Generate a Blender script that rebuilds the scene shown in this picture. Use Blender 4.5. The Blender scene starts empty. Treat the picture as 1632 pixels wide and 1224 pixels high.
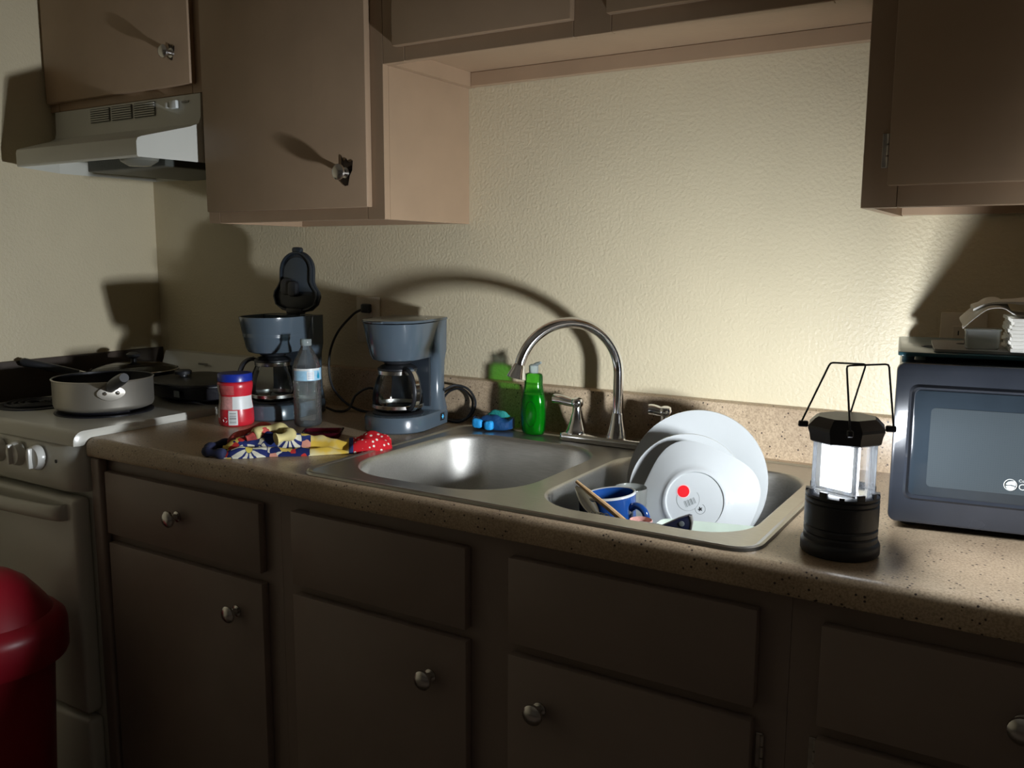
import bpy, bmesh, math, random
from mathutils import Vector, Matrix, noise
rnd = random.Random(7)
PI = math.pi
sc = bpy.context.scene

# ------------------------------------------------------------------ camera
cam_d = bpy.data.cameras.new('camera')
cam = bpy.data.objects.new('camera', cam_d)
sc.collection.objects.link(cam)
F = Vector((-0.518497, 0.843077, -0.142762)); R_ = Vector((0.851448, 0.524420, 0.004574)); U_ = Vector((-0.078724, 0.119183, 0.989746))
cam.matrix_world = Matrix(((R_.x, U_.x, -F.x, 1.7610), (R_.y, U_.y, -F.y, -1.7462), (R_.z, U_.z, -F.z, 1.3070), (0, 0, 0, 1)))
cam_d.sensor_width = 36
cam_d.lens = 1408.3 / 1632 * 36
cam_d.clip_start = 0.02
sc.camera = cam
# ------------------------------------------------------------------ world, exposure, quality
w = bpy.data.worlds.new('night'); sc.world = w; w.use_nodes = True
w.node_tree.nodes['Background'].inputs[0].default_value = (0.5, 0.6, 0.8, 1)
w.node_tree.nodes['Background'].inputs[1].default_value = 0.02
LANTERN = 33.0         # watts of each of the lantern's three light panels
SMOOTH = 1.1           # softens the fall-off close to the lantern
sc.view_settings.view_transform = 'Standard'
sc.view_settings.look = 'None'
sc.view_settings.gamma = 1
sc.view_settings.use_curve_mapping = False
sc.view_settings.exposure = 0.0
cy = sc.cycles
cy.use_denoising = True
cy.max_bounces = 12; cy.diffuse_bounces = 6; cy.glossy_bounces = 5; cy.transmission_bounces = 8; cy.transparent_max_bounces = 24
cy.sample_clamp_indirect = 4.0
cy.caustics_reflective = False; cy.caustics_refractive = False

# ------------------------------------------------------------------ geometry helper
class G:
    def __init__(s): s.bm = bmesh.new()
    def _tail(s, n0, M):
        if M is not None:
            s.bm.verts.ensure_lookup_table()
            for v in s.bm.verts[n0:]: v.co = M @ v.co
        return s
    def box(s, x0, x1, y0, y1, z0, z1, bev=0.0, seg=2, M=None):
        t = bmesh.new()
        bmesh.ops.create_cube(t, size=1)
        for v in t.verts: v.co = Vector(((x0+x1)/2+v.co.x*(x1-x0), (y0+y1)/2+v.co.y*(y1-y0), (z0+z1)/2+v.co.z*(z1-z0)))
        if bev: bmesh.ops.bevel(t, geom=list(t.edges), offset=bev, segments=seg, affect='EDGES', profile=.5)
        return s.merge(t, M)
    def merge(s, t, M=None):
        if M is not None: bmesh.ops.transform(t, matrix=M, verts=t.verts)
        me = bpy.data.meshes.new('tmp'); t.to_mesh(me); t.free(); s.bm.from_mesh(me); bpy.data.meshes.remove(me)
        return s
    def loft(s, loops, cap0=True, cap1=True, closed=True, M=None):
        t = bmesh.new(); vs = [[t.verts.new(p) for p in L] for L in loops]; n = len(loops[0])
        for a, b in zip(vs, vs[1:]):
            for i in range(n if closed else n-1):
                j = (i+1) % n
                try: t.faces.new((a[i], a[j], b[j], b[i]))
                except ValueError: pass
        if cap0 and closed: t.faces.new(list(reversed(vs[0])))
        if cap1 and closed: t.faces.new(vs[-1])
        bmesh.ops.recalc_face_normals(t, faces=t.faces)
        return s.merge(t, M)
    def lathe(s, prof, c=(0, 0, 0), seg=32, M=None, a0=0, a1=2*PI):
        t = bmesh.new(); full = abs(a1-a0-2*PI) < 1e-6; rings = []
        for r, z in prof:
            if r < 1e-6: rings.append([t.verts.new((c[0], c[1], c[2]+z))])
            else: rings.append([t.verts.new((c[0]+r*math.cos(a0+(a1-a0)*k/seg), c[1]+r*math.sin(a0+(a1-a0)*k/seg), c[2]+z)) for k in range(seg if full else seg+1)])
        for A, B in zip(rings, rings[1:]):
            m = seg
            for i in range(m):
                j = (i+1) % seg if full else i+1
                if len(A) == 1 and len(B) == 1: continue
                if len(A) == 1: t.faces.new((A[0], B[j], B[i]))
                elif len(B) == 1: t.faces.new((A[i], A[j], B[0]))
                else: t.faces.new((A[i], A[j], B[j], B[i]))
        bmesh.ops.recalc_face_normals(t, faces=t.faces)
        return s.merge(t, M)
    def tube(s, pts, r, seg=10, M=None, closed=False):
        pts = [Vector(p) for p in pts]; n = len(pts); loops = []
        rr = r if isinstance(r, (list, tuple)) else [r]*n
        prev = None
        for i, p in enumerate(pts):
            if closed: d = pts[(i+1) % n]-pts[i-1]
            else: d = pts[min(i+1, n-1)]-pts[max(i-1, 0)]
            d.normalize()
            if prev is None:
                a = Vector((0, 0, 1)) if abs(d.z) < .9 else Vector((1, 0, 0))
                nrm = d.cross(a).normalized()
            else:
                nrm = (prev-d*prev.dot(d)).normalized()
            prev = nrm; b = d.cross(nrm)
            loops.append([p+(nrm*math.cos(2*PI*k/seg)+b*math.sin(2*PI*k/seg))*rr[i] for k in range(seg)])
        if closed: loops.append(loops[0]); return s.loft(loops, False, False, M=M)
        return s.loft(loops, M=M)
    def prism(s, poly, z0, z1, bev=0.0, M=None, seg=2):
        t = bmesh.new(); vs = [t.verts.new((x, y, z0)) for x, y in poly]; f = t.faces.new(vs)
        r = bmesh.ops.extrude_face_region(t, geom=[f])
        for v in r['geom']:
            if isinstance(v, bmesh.types.BMVert): v.co.z = z1
        bmesh.ops.recalc_face_normals(t, faces=t.faces)
        if bev:
            es = [e for e in t.edges if abs(e.verts[0].co.z-e.verts[1].co.z) < 1e-7]
            bmesh.ops.bevel(t, geom=es, offset=bev, segments=seg, affect='EDGES', profile=.5)
        return s.merge(t, M)
    def plate_with_holes(s, outer, holes, z, thick):
        t = bmesh.new(); es = []
        for L in [outer]+holes:
            vs = [t.verts.new((x, y, z)) for x, y in L]
            es += [t.edges.new((vs[i], vs[(i+1) % len(vs)])) for i in range(len(vs))]
        bmesh.ops.triangle_fill(t, use_beauty=True, use_dissolve=False, edges=es)
        fs = list(t.faces)
        for f in fs:
            if f.normal.z < 0: f.normal_flip()
        if thick:
            r = bmesh.ops.extrude_face_region(t, geom=fs)
            for v in r['geom']:
                if isinstance(v, bmesh.types.BMVert): v.co.z -= thick
            bmesh.ops.recalc_face_normals(t, faces=t.faces)
        return s.merge(t)

def part(name, g, mat, parent=None, world=False, sharp=35, label=None):
    bm = g.bm
    if world and parent is not None:
        bmesh.ops.transform(bm, matrix=full(parent).inverted(), verts=bm.verts)
    for f in bm.faces: f.smooth = True
    for e in bm.edges:
        if len(e.link_faces) == 2:
            if e.calc_face_angle(0) > math.radians(sharp): e.smooth = False
    me = bpy.data.meshes.new(name); bm.to_mesh(me); bm.free()
    o = bpy.data.objects.new(name, me); sc.collection.objects.link(o)
    if mat: me.materials.append(mat)
    if parent: o.parent = parent
    if label: o['label'] = label
    return o
def full(o):
    m = o.matrix_basis.copy()
    while o.parent: o = o.parent; m = o.matrix_basis @ m
    return m
def thing(name, label, cat, loc=(0, 0, 0), rz=0, group=None):
    o = bpy.data.objects.new(name, None); sc.collection.objects.link(o); o.empty_display_size = .02
    o.matrix_basis = Matrix.Translation(loc) @ Matrix.Rotation(rz, 4, 'Z')
    o['label'] = label; o['category'] = cat
    if group: o['group'] = group
    return o
def tag(o, label, cat, group=None):
    o['label'] = label; o['category'] = cat
    if group: o['group'] = group
    return o
def struct(name, g, mat, sharp=35):
    o = part(name, g, mat, sharp=sharp); o['kind'] = 'structure'; return o
def text(name, body, size, mat, parent, M, depth=.0002, label=None):
    cu = bpy.data.curves.new('t', 'FONT'); cu.body = body; cu.size = size; cu.extrude = depth; cu.align_x = 'LEFT'; cu.resolution_u = 3
    tmp = bpy.data.objects.new('t', cu); sc.collection.objects.link(tmp)
    bpy.context.view_layer.update()
    me = bpy.data.meshes.new_from_object(tmp.evaluated_get(bpy.context.evaluated_depsgraph_get()))
    bpy.data.objects.remove(tmp); bpy.data.curves.remove(cu)
    me.materials.clear(); me.materials.append(mat); me.transform(M)
    o = bpy.data.objects.new(name, me); me.name = name; sc.collection.objects.link(o); o.parent = parent
    if label: o['label'] = label
    return o
def rrect(x0, x1, y0, y1, r, n=8):
    P = []
    rs = r if isinstance(r, (list, tuple)) else [r]*4
    for (cx, cy_, a), q in zip(((x1, y1, 0), (x0, y1, 90), (x0, y0, 180), (x1, y0, 270)), rs):
        sx = -1 if cx == x1 else 1; sy = -1 if cy_ == y1 else 1
        for k in range(n+1):
            t = math.radians(a+90*k/n); P.append((cx+sx*q+q*math.cos(t), cy_+sy*q+q*math.sin(t)))
    return P
def spline(pts, n=8):
    P = [Vector(p) for p in pts]; out = []
    for i in range(len(P)-1):
        a = P[max(i-1, 0)]; b = P[i]; c = P[i+1]; d = P[min(i+2, len(P)-1)]
        for k in range(n):
            t = k/n; out.append(.5*((2*b)+(-a+c)*t+(2*a-5*b+4*c-d)*t*t+(-a+3*b-3*c+d)*t**3))
    out.append(P[-1]); return out

# ------------------------------------------------------------------ materials
def nt(name):
    m = bpy.data.materials.new(name); m.use_nodes = True; return m, m.node_tree, m.node_tree.nodes['Principled BSDF']
def node(T, kind, **kw):
    n = T.nodes.new(kind)
    for k, v in kw.items():
        if k in n.inputs.keys() if isinstance(k, str) else False: n.inputs[k].default_value = v
        else: setattr(n, k, v)
    return n
def coords(T, scale=(1, 1, 1)):
    c = T.nodes.new('ShaderNodeTexCoord'); m = T.nodes.new('ShaderNodeMapping'); m.inputs['Scale'].default_value = scale
    T.links.new(c.outputs['Object'], m.inputs['Vector']); return m.outputs[0]
def ramp(T, src, stops):
    r = T.nodes.new('ShaderNodeValToRGB'); e = r.color_ramp.elements
    while len(e) < len(stops): e.new(.5)
    for q, (p, c) in zip(e, stops): q.position = p; q.color = (*c, 1)
    T.links.new(src, r.inputs[0]); return r.outputs[0]
def pm(name, col, rough=.5, metal=0, var=.06, vscale=30, bump=0, bscale=200, coat=0, spec=.5, stretch=(1, 1, 1), rvar=0):
    m, T, b = nt(name)
    v = coords(T, stretch)
    n = node(T, 'ShaderNodeTexNoise'); n.inputs['Scale'].default_value = vscale; n.inputs['Detail'].default_value = 4; T.links.new(v, n.inputs['Vector'])
    lo_ = tuple(max(0, c*(1-var)) for c in col); hi = tuple(min(1, c*(1+var)) for c in col)
    T.links.new(ramp(T, n.outputs['Fac'], [(.3, lo_), (.7, hi)]), b.inputs['Base Color'])
    b.inputs['Roughness'].default_value = rough; b.inputs['Metallic'].default_value = metal
    b.inputs['Coat Weight'].default_value = coat; b.inputs['Specular IOR Level'].default_value = spec
    if rvar:
        mr = node(T, 'ShaderNodeMapRange'); mr.inputs['To Min'].default_value = rough-rvar; mr.inputs['To Max'].default_value = rough+rvar
        T.links.new(n.outputs['Fac'], mr.inputs['Value']); T.links.new(mr.outputs[0], b.inputs['Roughness'])
    if bump:
        n2 = node(T, 'ShaderNodeTexNoise'); n2.inputs['Scale'].default_value = bscale; n2.inputs['Detail'].default_value = 3; T.links.new(v, n2.inputs['Vector'])
        bp = node(T, 'ShaderNodeBump'); bp.inputs['Strength'].default_value = bump; bp.inputs['Distance'].default_value = .002
        T.links.new(n2.outputs['Fac'], bp.inputs['Height']); T.links.new(bp.outputs[0], b.inputs['Normal'])
    return m
def clear(name, col=(1, 1, 1), gloss=.12, rough=.03, body=None, bodyfac=.0, bump=0, bscale=80):
    """thin clear plastic or glass: straight-through transmission with a fresnel gloss"""
    m = bpy.data.materials.new(name); m.use_nodes = True; T = m.node_tree; T.nodes.clear()
    out = T.nodes.new('ShaderNodeOutputMaterial'); tr = T.nodes.new('ShaderNodeBsdfTransparent'); gl = T.nodes.new('ShaderNodeBsdfGlossy')
    tr.inputs[0].default_value = (*col, 1); gl.inputs['Roughness'].default_value = rough
    lw = T.nodes.new('ShaderNodeLayerWeight'); lw.inputs[0].default_value = gloss
    mx = T.nodes.new('ShaderNodeMixShader'); T.links.new(lw.outputs['Fresnel'], mx.inputs[0]); 
    src = tr.outputs[0]
    if body:
        di = T.nodes.new('ShaderNodeBsdfDiffuse'); di.inputs[0].default_value = (*body, 1)
        tl = T.nodes.new('ShaderNodeBsdfTranslucent'); tl.inputs[0].default_value = (*body, 1)
        a = T.nodes.new('ShaderNodeMixShader'); a.inputs[0].default_value = .5; T.links.new(di.outputs[0], a.inputs[1]); T.links.new(tl.outputs[0], a.inputs[2])
        c = T.nodes.new('ShaderNodeMixShader'); c.inputs[0].default_value = bodyfac; T.links.new(tr.outputs[0], c.inputs[1]); T.links.new(a.outputs[0], c.inputs[2]); src = c.outputs[0]
    if bump:
        v = coords(T); n2 = node(T, 'ShaderNodeTexNoise'); n2.inputs['Scale'].default_value = bscale; T.links.new(v, n2.inputs['Vector'])
        bp = node(T, 'ShaderNodeBump'); bp.inputs['Strength'].default_value = bump; bp.inputs['Distance'].default_value = .003
        T.links.new(n2.outputs['Fac'], bp.inputs['Height']); T.links.new(bp.outputs[0], gl.inputs['Normal'])
    T.links.new(src, mx.inputs[1]); T.links.new(gl.outputs[0], mx.inputs[2]); T.links.new(mx.outputs[0], out.inputs[0])
    return m
def emit(name, col, s):
    m = bpy.data.materials.new(name); m.use_nodes = True; T = m.node_tree; T.nodes.clear()
    o = T.nodes.new('ShaderNodeOutputMaterial'); e = T.nodes.new('ShaderNodeEmission'); e.inputs[0].default_value = (*col, 1); e.inputs[1].default_value = s
    T.links.new(e.outputs[0], o.inputs[0]); return m

M_wall = pm('cream_wall_paint', (.60, .525, .365), .40, var=.03, vscale=6, bump=.8, bscale=150, spec=.35)
M_ceil = pm('ceiling_paint', (.40, .36, .3), .7, var=.03, bump=.3)
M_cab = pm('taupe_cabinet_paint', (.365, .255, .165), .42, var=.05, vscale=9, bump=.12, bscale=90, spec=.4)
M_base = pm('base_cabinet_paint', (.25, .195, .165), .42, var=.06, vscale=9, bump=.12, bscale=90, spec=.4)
M_dark = pm('dark_gap', (.02, .018, .016), .7)
M_floor = pm('vinyl_floor', (.12, .09, .07), .5, var=.12, vscale=5)
M_white = pm('stove_enamel', (.56, .55, .49), .25, var=.02, vscale=8, spec=.5)
M_hood = pm('hood_enamel', (.60, .60, .54), .32, var=.03, vscale=7)
M_black = pm('black_plastic', (.018, .019, .022), .4)
M_iron = pm('black_iron', (.007, .007, .011), .42, bump=.2, bscale=120)
M_lant = pm('lantern_black_plastic', (.022, .024, .03), .38, bump=.1)
M_chrome = pm('chrome', (.82, .83, .86), .06, metal=1, var=.01)
M_knob = pm('brushed_nickel', (.55, .53, .50), .25, metal=1, var=.05)
M_hinge = pm('worn_hinge', (.42, .38, .33), .4, metal=.6, var=.2, vscale=60)
M_alu = pm('anodised_pan', (.52, .49, .43), .42, metal=.85, var=.05, vscale=12)
M_plate = pm('white_porcelain', (.55, .575, .58), .12, var=.01, spec=.6)
M_maker = pm('slate_plastic', (.080, .108, .136), .22, var=.03, vscale=10, coat=.3)
M_mdark = pm('dark_slate_plastic', (.02, .026, .034), .35)
M_mwave = pm('microwave_black', (.032, .037, .048), .25, var=.1, vscale=14, coat=.3, rvar=.06)
M_bin = pm('red_plastic', (.30, .008, .02), .38, var=.05, vscale=8)
M_glass = clear('clear_glass', (.93, .95, .95), .25)
M_lens = clear('lantern_tube', (.97, .98, 1), .2, .08, (.92, .96, 1.0), .10)
M_pet = clear('bottle_plastic', (.95, .97, .97), .3, .05, (.8, .85, .85), .10, bump=1, bscale=150)
M_water = clear('water', (.96, .98, .98), .35, .02, bump=1.0, bscale=230)
M_cap = clear('frosted_cap', (.8, .9, .9), .3, .15, (.8, .9, .9), .5)
M_green = clear('green_bottle_plastic', (.40, .92, .28), .3, .05, (.01, .50, .03), .18)
M_liquid = clear('green_detergent', (.10, .72, .10), .1, .1, (.005, .55, .02), .42)
M_cont = clear('clear_container', (.75, .77, .75), .3, .15, (.6, .62, .6), .45)
M_blue = pm('blue_glaze', (.012, .06, .24), .12, coat=.4)
M_navy = pm('navy_plastic', (.012, .016, .045), .3)
M_wood = pm('pale_wood', (.62, .40, .20), .5, var=.15, vscale=20, stretch=(8, 8, 1))
M_steel2 = pm('cutlery_steel', (.62, .62, .60), .18, metal=1)
M_ivory = pm('ivory_plate', (.62, .56, .44), .4)
M_paper = pm('paper', (.72, .70, .64), .8, var=.03)
M_ink = pm('grey_ink', (.18, .2, .2), .6)
M_blackink = pm('black_ink', (.02, .02, .02), .6)
M_redst = pm('red_sticker', (.85, .012, .02), .5)
M_redl = pm('red_label', (.58, .02, .035), .3, var=.08)
M_pink = pm('pink_print', (.62, .30, .28), .35, var=.2, vscale=150)
M_lid = pm('blue_lid', (.01, .03, .30), .3)
M_whitel = pm('white_label', (.72, .75, .74), .4)
M_cyanl = pm('pale_blue_label', (.36, .62, .80), .35, var=.1, vscale=120)
M_bluel = pm('blue_print', (.04, .12, .40), .4)
M_teal = pm('teal_board', (.03, .11, .14), .3, coat=.3)
M_grey = pm('grey_tray', (.27, .26, .24), .5)
M_sponge = pm('dark_blue_sponge', (.004, .05, .16), .6, bump=.8, bscale=160)
M_sponge2 = pm('bright_blue_pad', (.02, .35, .80), .6, bump=.8, bscale=160)
M_scour = pm('teal_scourer', (.01, .22, .20), .7, bump=1, bscale=200)
M_mint = pm('mint_plastic', (.66, .76, .66), .35)
M_maroon = clear('maroon_tray', (.5, .1, .14), .25, .08, (.16, .01, .03), .5)
M_led = emit('lantern_led', (.90, .95, 1.0), 8)
M_refl = pm('lantern_reflector', (.85, .86, .88), .15, metal=1)
M_cyanled = emit('switch_glow', (.1, .55, 1.0), 1.2)
M_dullred = pm('red_print_glass', (.62, .34, .30), .3, var=.35, vscale=90)

def counter_mat():
    m, T, b = nt('speckled_laminate')
    v = coords(T)
    n = node(T, 'ShaderNodeTexNoise'); n.inputs['Scale'].default_value = 7; n.inputs['Detail'].default_value = 6; T.links.new(v, n.inputs['Vector'])
    base = ramp(T, n.outputs['Fac'], [(.3, (.40, .30, .20)), (.55, (.52, .40, .27)), (.8, (.58, .46, .32))])
    n1 = node(T, 'ShaderNodeTexNoise'); n1.inputs['Scale'].default_value = 330; n1.inputs['Detail'].default_value = 2; T.links.new(v, n1.inputs['Vector'])
    fine = ramp(T, n1.outputs['Fac'], [(.35, (.62, .6, .58)), (.6, (1, 1, 1))])
    mu = node(T, 'ShaderNodeMixRGB', blend_type='MULTIPLY'); mu.inputs[0].default_value = .8; T.links.new(base, mu.inputs[1]); T.links.new(fine, mu.inputs[2])
    vo = node(T, 'ShaderNodeTexVoronoi'); vo.inputs['Scale'].default_value = 115; T.links.new(v, vo.inputs['Vector'])
    spots = ramp(T, vo.outputs['Distance'], [(.16, (0, 0, 0)), (.23, (1, 1, 1))])
    n3 = node(T, 'ShaderNodeTexNoise'); n3.inputs['Scale'].default_value = 40; T.links.new(v, n3.inputs['Vector'])
    gate = ramp(T, n3.outputs['Fac'], [(.50, (1, 1, 1)), (.54, (0, 0, 0))])
    mx = node(T, 'ShaderNodeMixRGB', blend_type='LIGHTEN'); mx.inputs[0].default_value = 1; T.links.new(spots, mx.inputs[1]); T.links.new(gate, mx.inputs[2])
    m2 = node(T, 'ShaderNodeMixRGB', blend_type='MIX'); T.links.new(mx.outputs[0], m2.inputs[0]); m2.inputs[1].default_value = (.05, .035, .03, 1); T.links.new(mu.outputs[0], m2.inputs[2])
    T.links.new(m2.outputs[0], b.inputs['Base Color'])
    b.inputs['Roughness'].default_value = .33; b.inputs['Specular IOR Level'].default_value = .4
    return m
M_counter = counter_mat()
def steel_mat():
    m, T, b = nt('brushed_stainless')
    v = coords(T, (4, 60, 60))
    n = node(T, 'ShaderNodeTexNoise'); n.inputs['Scale'].default_value = 9; n.inputs['Detail'].default_value = 5; T.links.new(v, n.inputs['Vector'])
    T.links.new(ramp(T, n.outputs['Fac'], [(.3, (.43, .42, .39)), (.7, (.53, .52, .49))]), b.inputs['Base Color'])
    b.inputs['Metallic'].default_value = 1
    mr = node(T, 'ShaderNodeMapRange'); mr.inputs['To Min'].default_value = .27; mr.inputs['To Max'].default_value = .4
    T.links.new(n.outputs['Fac'], mr.inputs['Value']); T.links.new(mr.outputs[0], b.inputs['Roughness'])
    return m
M_sink = steel_mat()
M_bowl = steel_mat(); M_bowl.name = 'brushed_stainless_bowl'
for n_ in M_bowl.node_tree.nodes:
    if n_.type == 'MAP_RANGE': n_.inputs['To Min'].default_value = .36; n_.inputs['To Max'].default_value = .52
def cloth_mat():
    m, T, b = nt('patterned_cotton')
    tc = T.nodes.new('ShaderNodeTexCoord'); v = tc.outputs['Object']
    sep = T.nodes.new('ShaderNodeSeparateXYZ'); T.links.new(v, sep.inputs[0])
    def vor(scale, off=0):
        mp = T.nodes.new('ShaderNodeMapping'); mp.inputs['Location'].default_value = (off, off, off); mp.inputs['Scale'].default_value = (1, 1.5, .6); T.links.new(v, mp.inputs[0])
        q = node(T, 'ShaderNodeTexNoise'); q.inputs['Scale'].default_value = 25; T.links.new(mp.outputs[0], q.inputs['Vector'])
        ad = node(T, 'ShaderNodeVectorMath', operation='MULTIPLY_ADD'); T.links.new(q.outputs['Color'], ad.inputs[0]); ad.inputs[1].default_value = (.03, .03, .03); T.links.new(mp.outputs[0], ad.inputs[2])
        o = node(T, 'ShaderNodeTexVoronoi'); o.inputs['Scale'].default_value = scale; T.links.new(ad.outputs[0], o.inputs['Vector']); return o
    a = vor(58)
    s2 = T.nodes.new('ShaderNodeSeparateColor'); T.links.new(a.outputs['Color'], s2.inputs[0])
    r = T.nodes.new('ShaderNodeValToRGB'); r.color_ramp.interpolation = 'CONSTANT'; e = r.color_ramp.elements
    cols = [(0, (.012, .02, .10)), (.34, (.62, .58, .45)), (.50, (.48, .035, .03)), (.64, (.02, .035, .15)), (.80, (.60, .44, .10)), (.92, (.60, .27, .20))]
    while len(e) < len(cols): e.new(.5)
    for q, (p, c) in zip(e, cols): q.position = p; q.color = (*c, 1)
    T.links.new(s2.outputs[0], r.inputs[0])
    mm = lambda op, a, b=None, c=None: (lambda q: ([T.links.new(v_, q.inputs[i_]) if hasattr(v_, 'links') or not isinstance(v_, (int, float)) else setattr(q.inputs[i_], 'default_value', v_) for i_, v_ in enumerate((a, b, c)) if v_ is not None], q.outputs[0])[1])(node(T, 'ShaderNodeMath', operation=op))
    def daisy(base, cx_, cy_, R_d, np_):
        X_ = mm('SUBTRACT', sep.outputs[0], cx_); Y_ = mm('SUBTRACT', sep.outputs[1], cy_)
        rr_ = mm('SQRT', mm('ADD', mm('MULTIPLY', X_, X_), mm('MULTIPLY', Y_, Y_))); an = mm('ARCTAN2', Y_, X_)
        pet = mm('GREATER_THAN', mm('SINE', mm('MULTIPLY', an, float(np_))), -.35)
        msk = mm('MULTIPLY', mm('MULTIPLY', pet, mm('LESS_THAN', rr_, R_d)), mm('GREATER_THAN', rr_, R_d*.22))
        q1 = node(T, 'ShaderNodeMixRGB'); T.links.new(mm('LESS_THAN', rr_, R_d*1.05), q1.inputs[0]); T.links.new(base, q1.inputs[1]); q1.inputs[2].default_value = (.02, .03, .14, 1)
        q2 = node(T, 'ShaderNodeMixRGB'); T.links.new(msk, q2.inputs[0]); T.links.new(q1.outputs[0], q2.inputs[1]); q2.inputs[2].default_value = (.66, .64, .52, 1)
        q3 = node(T, 'ShaderNodeMixRGB'); T.links.new(mm('LESS_THAN', rr_, R_d*.2), q3.inputs[0]); T.links.new(q2.outputs[0], q3.inputs[1]); q3.inputs[2].default_value = (.6, .5, .1, 1)
        return q3.outputs[0]
    flw = daisy(daisy(r.outputs[0], -.095, -.045, .034, 9), -.02, -.01, .024, 8)
    # small dots for the red end
    sp = T.nodes.new('ShaderNodeMapping'); sp.inputs['Rotation'].default_value = (0, 0, .7); T.links.new(v, sp.inputs[0])
    vd = node(T, 'ShaderNodeTexVoronoi'); vd.inputs['Scale'].default_value = 95; vd.inputs['Randomness'].default_value = .25; T.links.new(sp.outputs[0], vd.inputs['Vector'])
    dots = ramp(T, vd.outputs['Distance'], [(.22, (.75, .70, .62)), (.30, (.50, .012, .02))])
    ny = node(T, 'ShaderNodeTexNoise'); ny.inputs['Scale'].default_value = 30; T.links.new(v, ny.inputs['Vector'])
    yel = ramp(T, ny.outputs['Fac'], [(.35, (.60, .55, .32)), (.6, (.62, .42, .06))])
    def step(x, src=sep.outputs[0]):
        q = node(T, 'ShaderNodeMath', operation='GREATER_THAN'); T.links.new(src, q.inputs[0]); q.inputs[1].default_value = x; return q.outputs[0]
    m1 = node(T, 'ShaderNodeMixRGB'); T.links.new(step(.022), m1.inputs[0]); T.links.new(flw, m1.inputs[1]); T.links.new(yel, m1.inputs[2])
    m2 = node(T, 'ShaderNodeMixRGB'); T.links.new(step(.098), m2.inputs[0]); T.links.new(m1.outputs[0], m2.inputs[1]); m2.inputs[2].default_value = (.03, .05, .16, 1)
    m3 = node(T, 'ShaderNodeMixRGB'); T.links.new(step(.107), m3.inputs[0]); T.links.new(m2.outputs[0], m3.inputs[1]); T.links.new(dots, m3.inputs[2])
    T.links.new(m3.outputs[0], b.inputs['Base Color']); b.inputs['Roughness'].default_value = .85; b.inputs['Specular IOR Level'].default_value = .2
    return m
M_cloth = cloth_mat()
def mesh_glass_mat():
    m, T, b = nt('microwave_window')
    v = coords(T)
    w1 = node(T, 'ShaderNodeTexVoronoi'); w1.inputs['Scale'].default_value = 330; w1.inputs['Randomness'].default_value = 0; T.links.new(v, w1.inputs['Vector'])
    T.links.new(ramp(T, w1.outputs['Distance'], [(.25, (.035, .045, .053)), (.4, (.065, .08, .09))]), b.inputs['Base Color'])
    b.inputs['Roughness'].default_value = .22
    return m
M_mesh = mesh_glass_mat()

# ------------------------------------------------------------------ room
XL, XR, YF, ZC_ = -.583, 4.2, -5.0, 2.44
M_far = pm('low_bounce_wall_paint', (.16, .13, .10), .6)  # unseen walls, coloured dark to cut the light they bounce back
struct('wall_back', G().box(XL-.1, XR+.1, 0, .1, 0, ZC_), M_wall)
struct('wall_left', G().box(XL-.1, XL, YF, 0, 0, ZC_), M_wall)
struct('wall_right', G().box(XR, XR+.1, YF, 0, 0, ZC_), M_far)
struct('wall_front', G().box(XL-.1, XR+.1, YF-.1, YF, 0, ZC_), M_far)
struct('floor', G().box(XL-.1, XR+.1, YF-.1, .1, -.1, 0), M_floor)
struct('ceiling', G().box(XL-.1, XR+.1, YF-.1, .1, ZC_, ZC_+.1), M_ceil)

# ------------------------------------------------------------------ countertop with its hole for the sink
ZT = .914
SX0, SX1, SY0, SY1 = .602, 1.446, -.612, -.0615
CX1 = 2.3
t = thing('countertop', 'long speckled tan laminate countertop with rounded front edge and backsplash', 'countertop', (0, 0, ZT-.04))
g = G(); g.plate_with_holes([(0.0, -.611), (CX1, -.611), (CX1, -.001), (0.0, -.001)], [[(SX0+.018, SY0+.012), (SX1-.018, SY0+.012), (SX1-.018, SY1-.018), (SX0+.018, SY1-.018)]], ZT, .038)
prof = [(-.611, ZT)] + [(-.616-.020*math.sin(a), ZT-.020+.020*math.cos(a)) for a in [PI/2*k/8 for k in range(9)]] + [(-.636, ZT-.033), (-.634, ZT-.038), (-.628, ZT-.040), (-.611, ZT-.040)]
g.loft([[(x, y, z) for y, z in prof] for x in (0.0, CX1)])
part('worktop', g, M_counter, t, True)
g = G(); bp = [(-.0005, ZT), (-.0005, ZT+.105), (-.012, ZT+.105), (-.020, ZT+.102), (-.0225, ZT+.096), (-.0225, ZT)]
g.loft([[(x, y, z) for y, z in bp] for x in (0.0, CX1)]); part('backsplash', g, M_counter, t, True)

# ------------------------------------------------------------------ cabinets
def knob(parent, x, y, z, r=.0155, ornate=False):
    """knob pointing towards -y"""
    Mx = Matrix.Translation((x, y, z)) @ Matrix.Rotation(PI/2, 4, 'X')
    g = G().lathe([(.011, 0), (.011, .002), (.0065, .004), (.0055, .012), (r*.8, .017), (r, .021), (r*.97, .025), (r*.7, .029), (r*.3, .0305), (0, .031)], seg=24, M=Mx)
    k = part('knob', g, M_knob, parent, True)
    if ornate:
        K = 1.0 if ornate is True else ornate
        poly = [(-.010, .036), (-.006, .024), (-.001, .026), (.003, .029), (.008, .022), (.014, .021), (.021, .024), (.019, .004), (.012, -.006), (.007, -.026), (-.001, -.027), (-.012, -.018), (-.014, -.010), (-.011, .010)]
        g = G().prism([(x_*K, y_*K) for x_, y_ in reversed(poly)], .0, .0016, .0004, M=Mx, seg=1)
        part('backplate', g, pm('dark_chrome', (.05, .04, .038), .12, metal=1, var=.4, vscale=90), k, True, label='jagged dark backplate')  # near-black metal plate with a jagged outline
    return k
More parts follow.
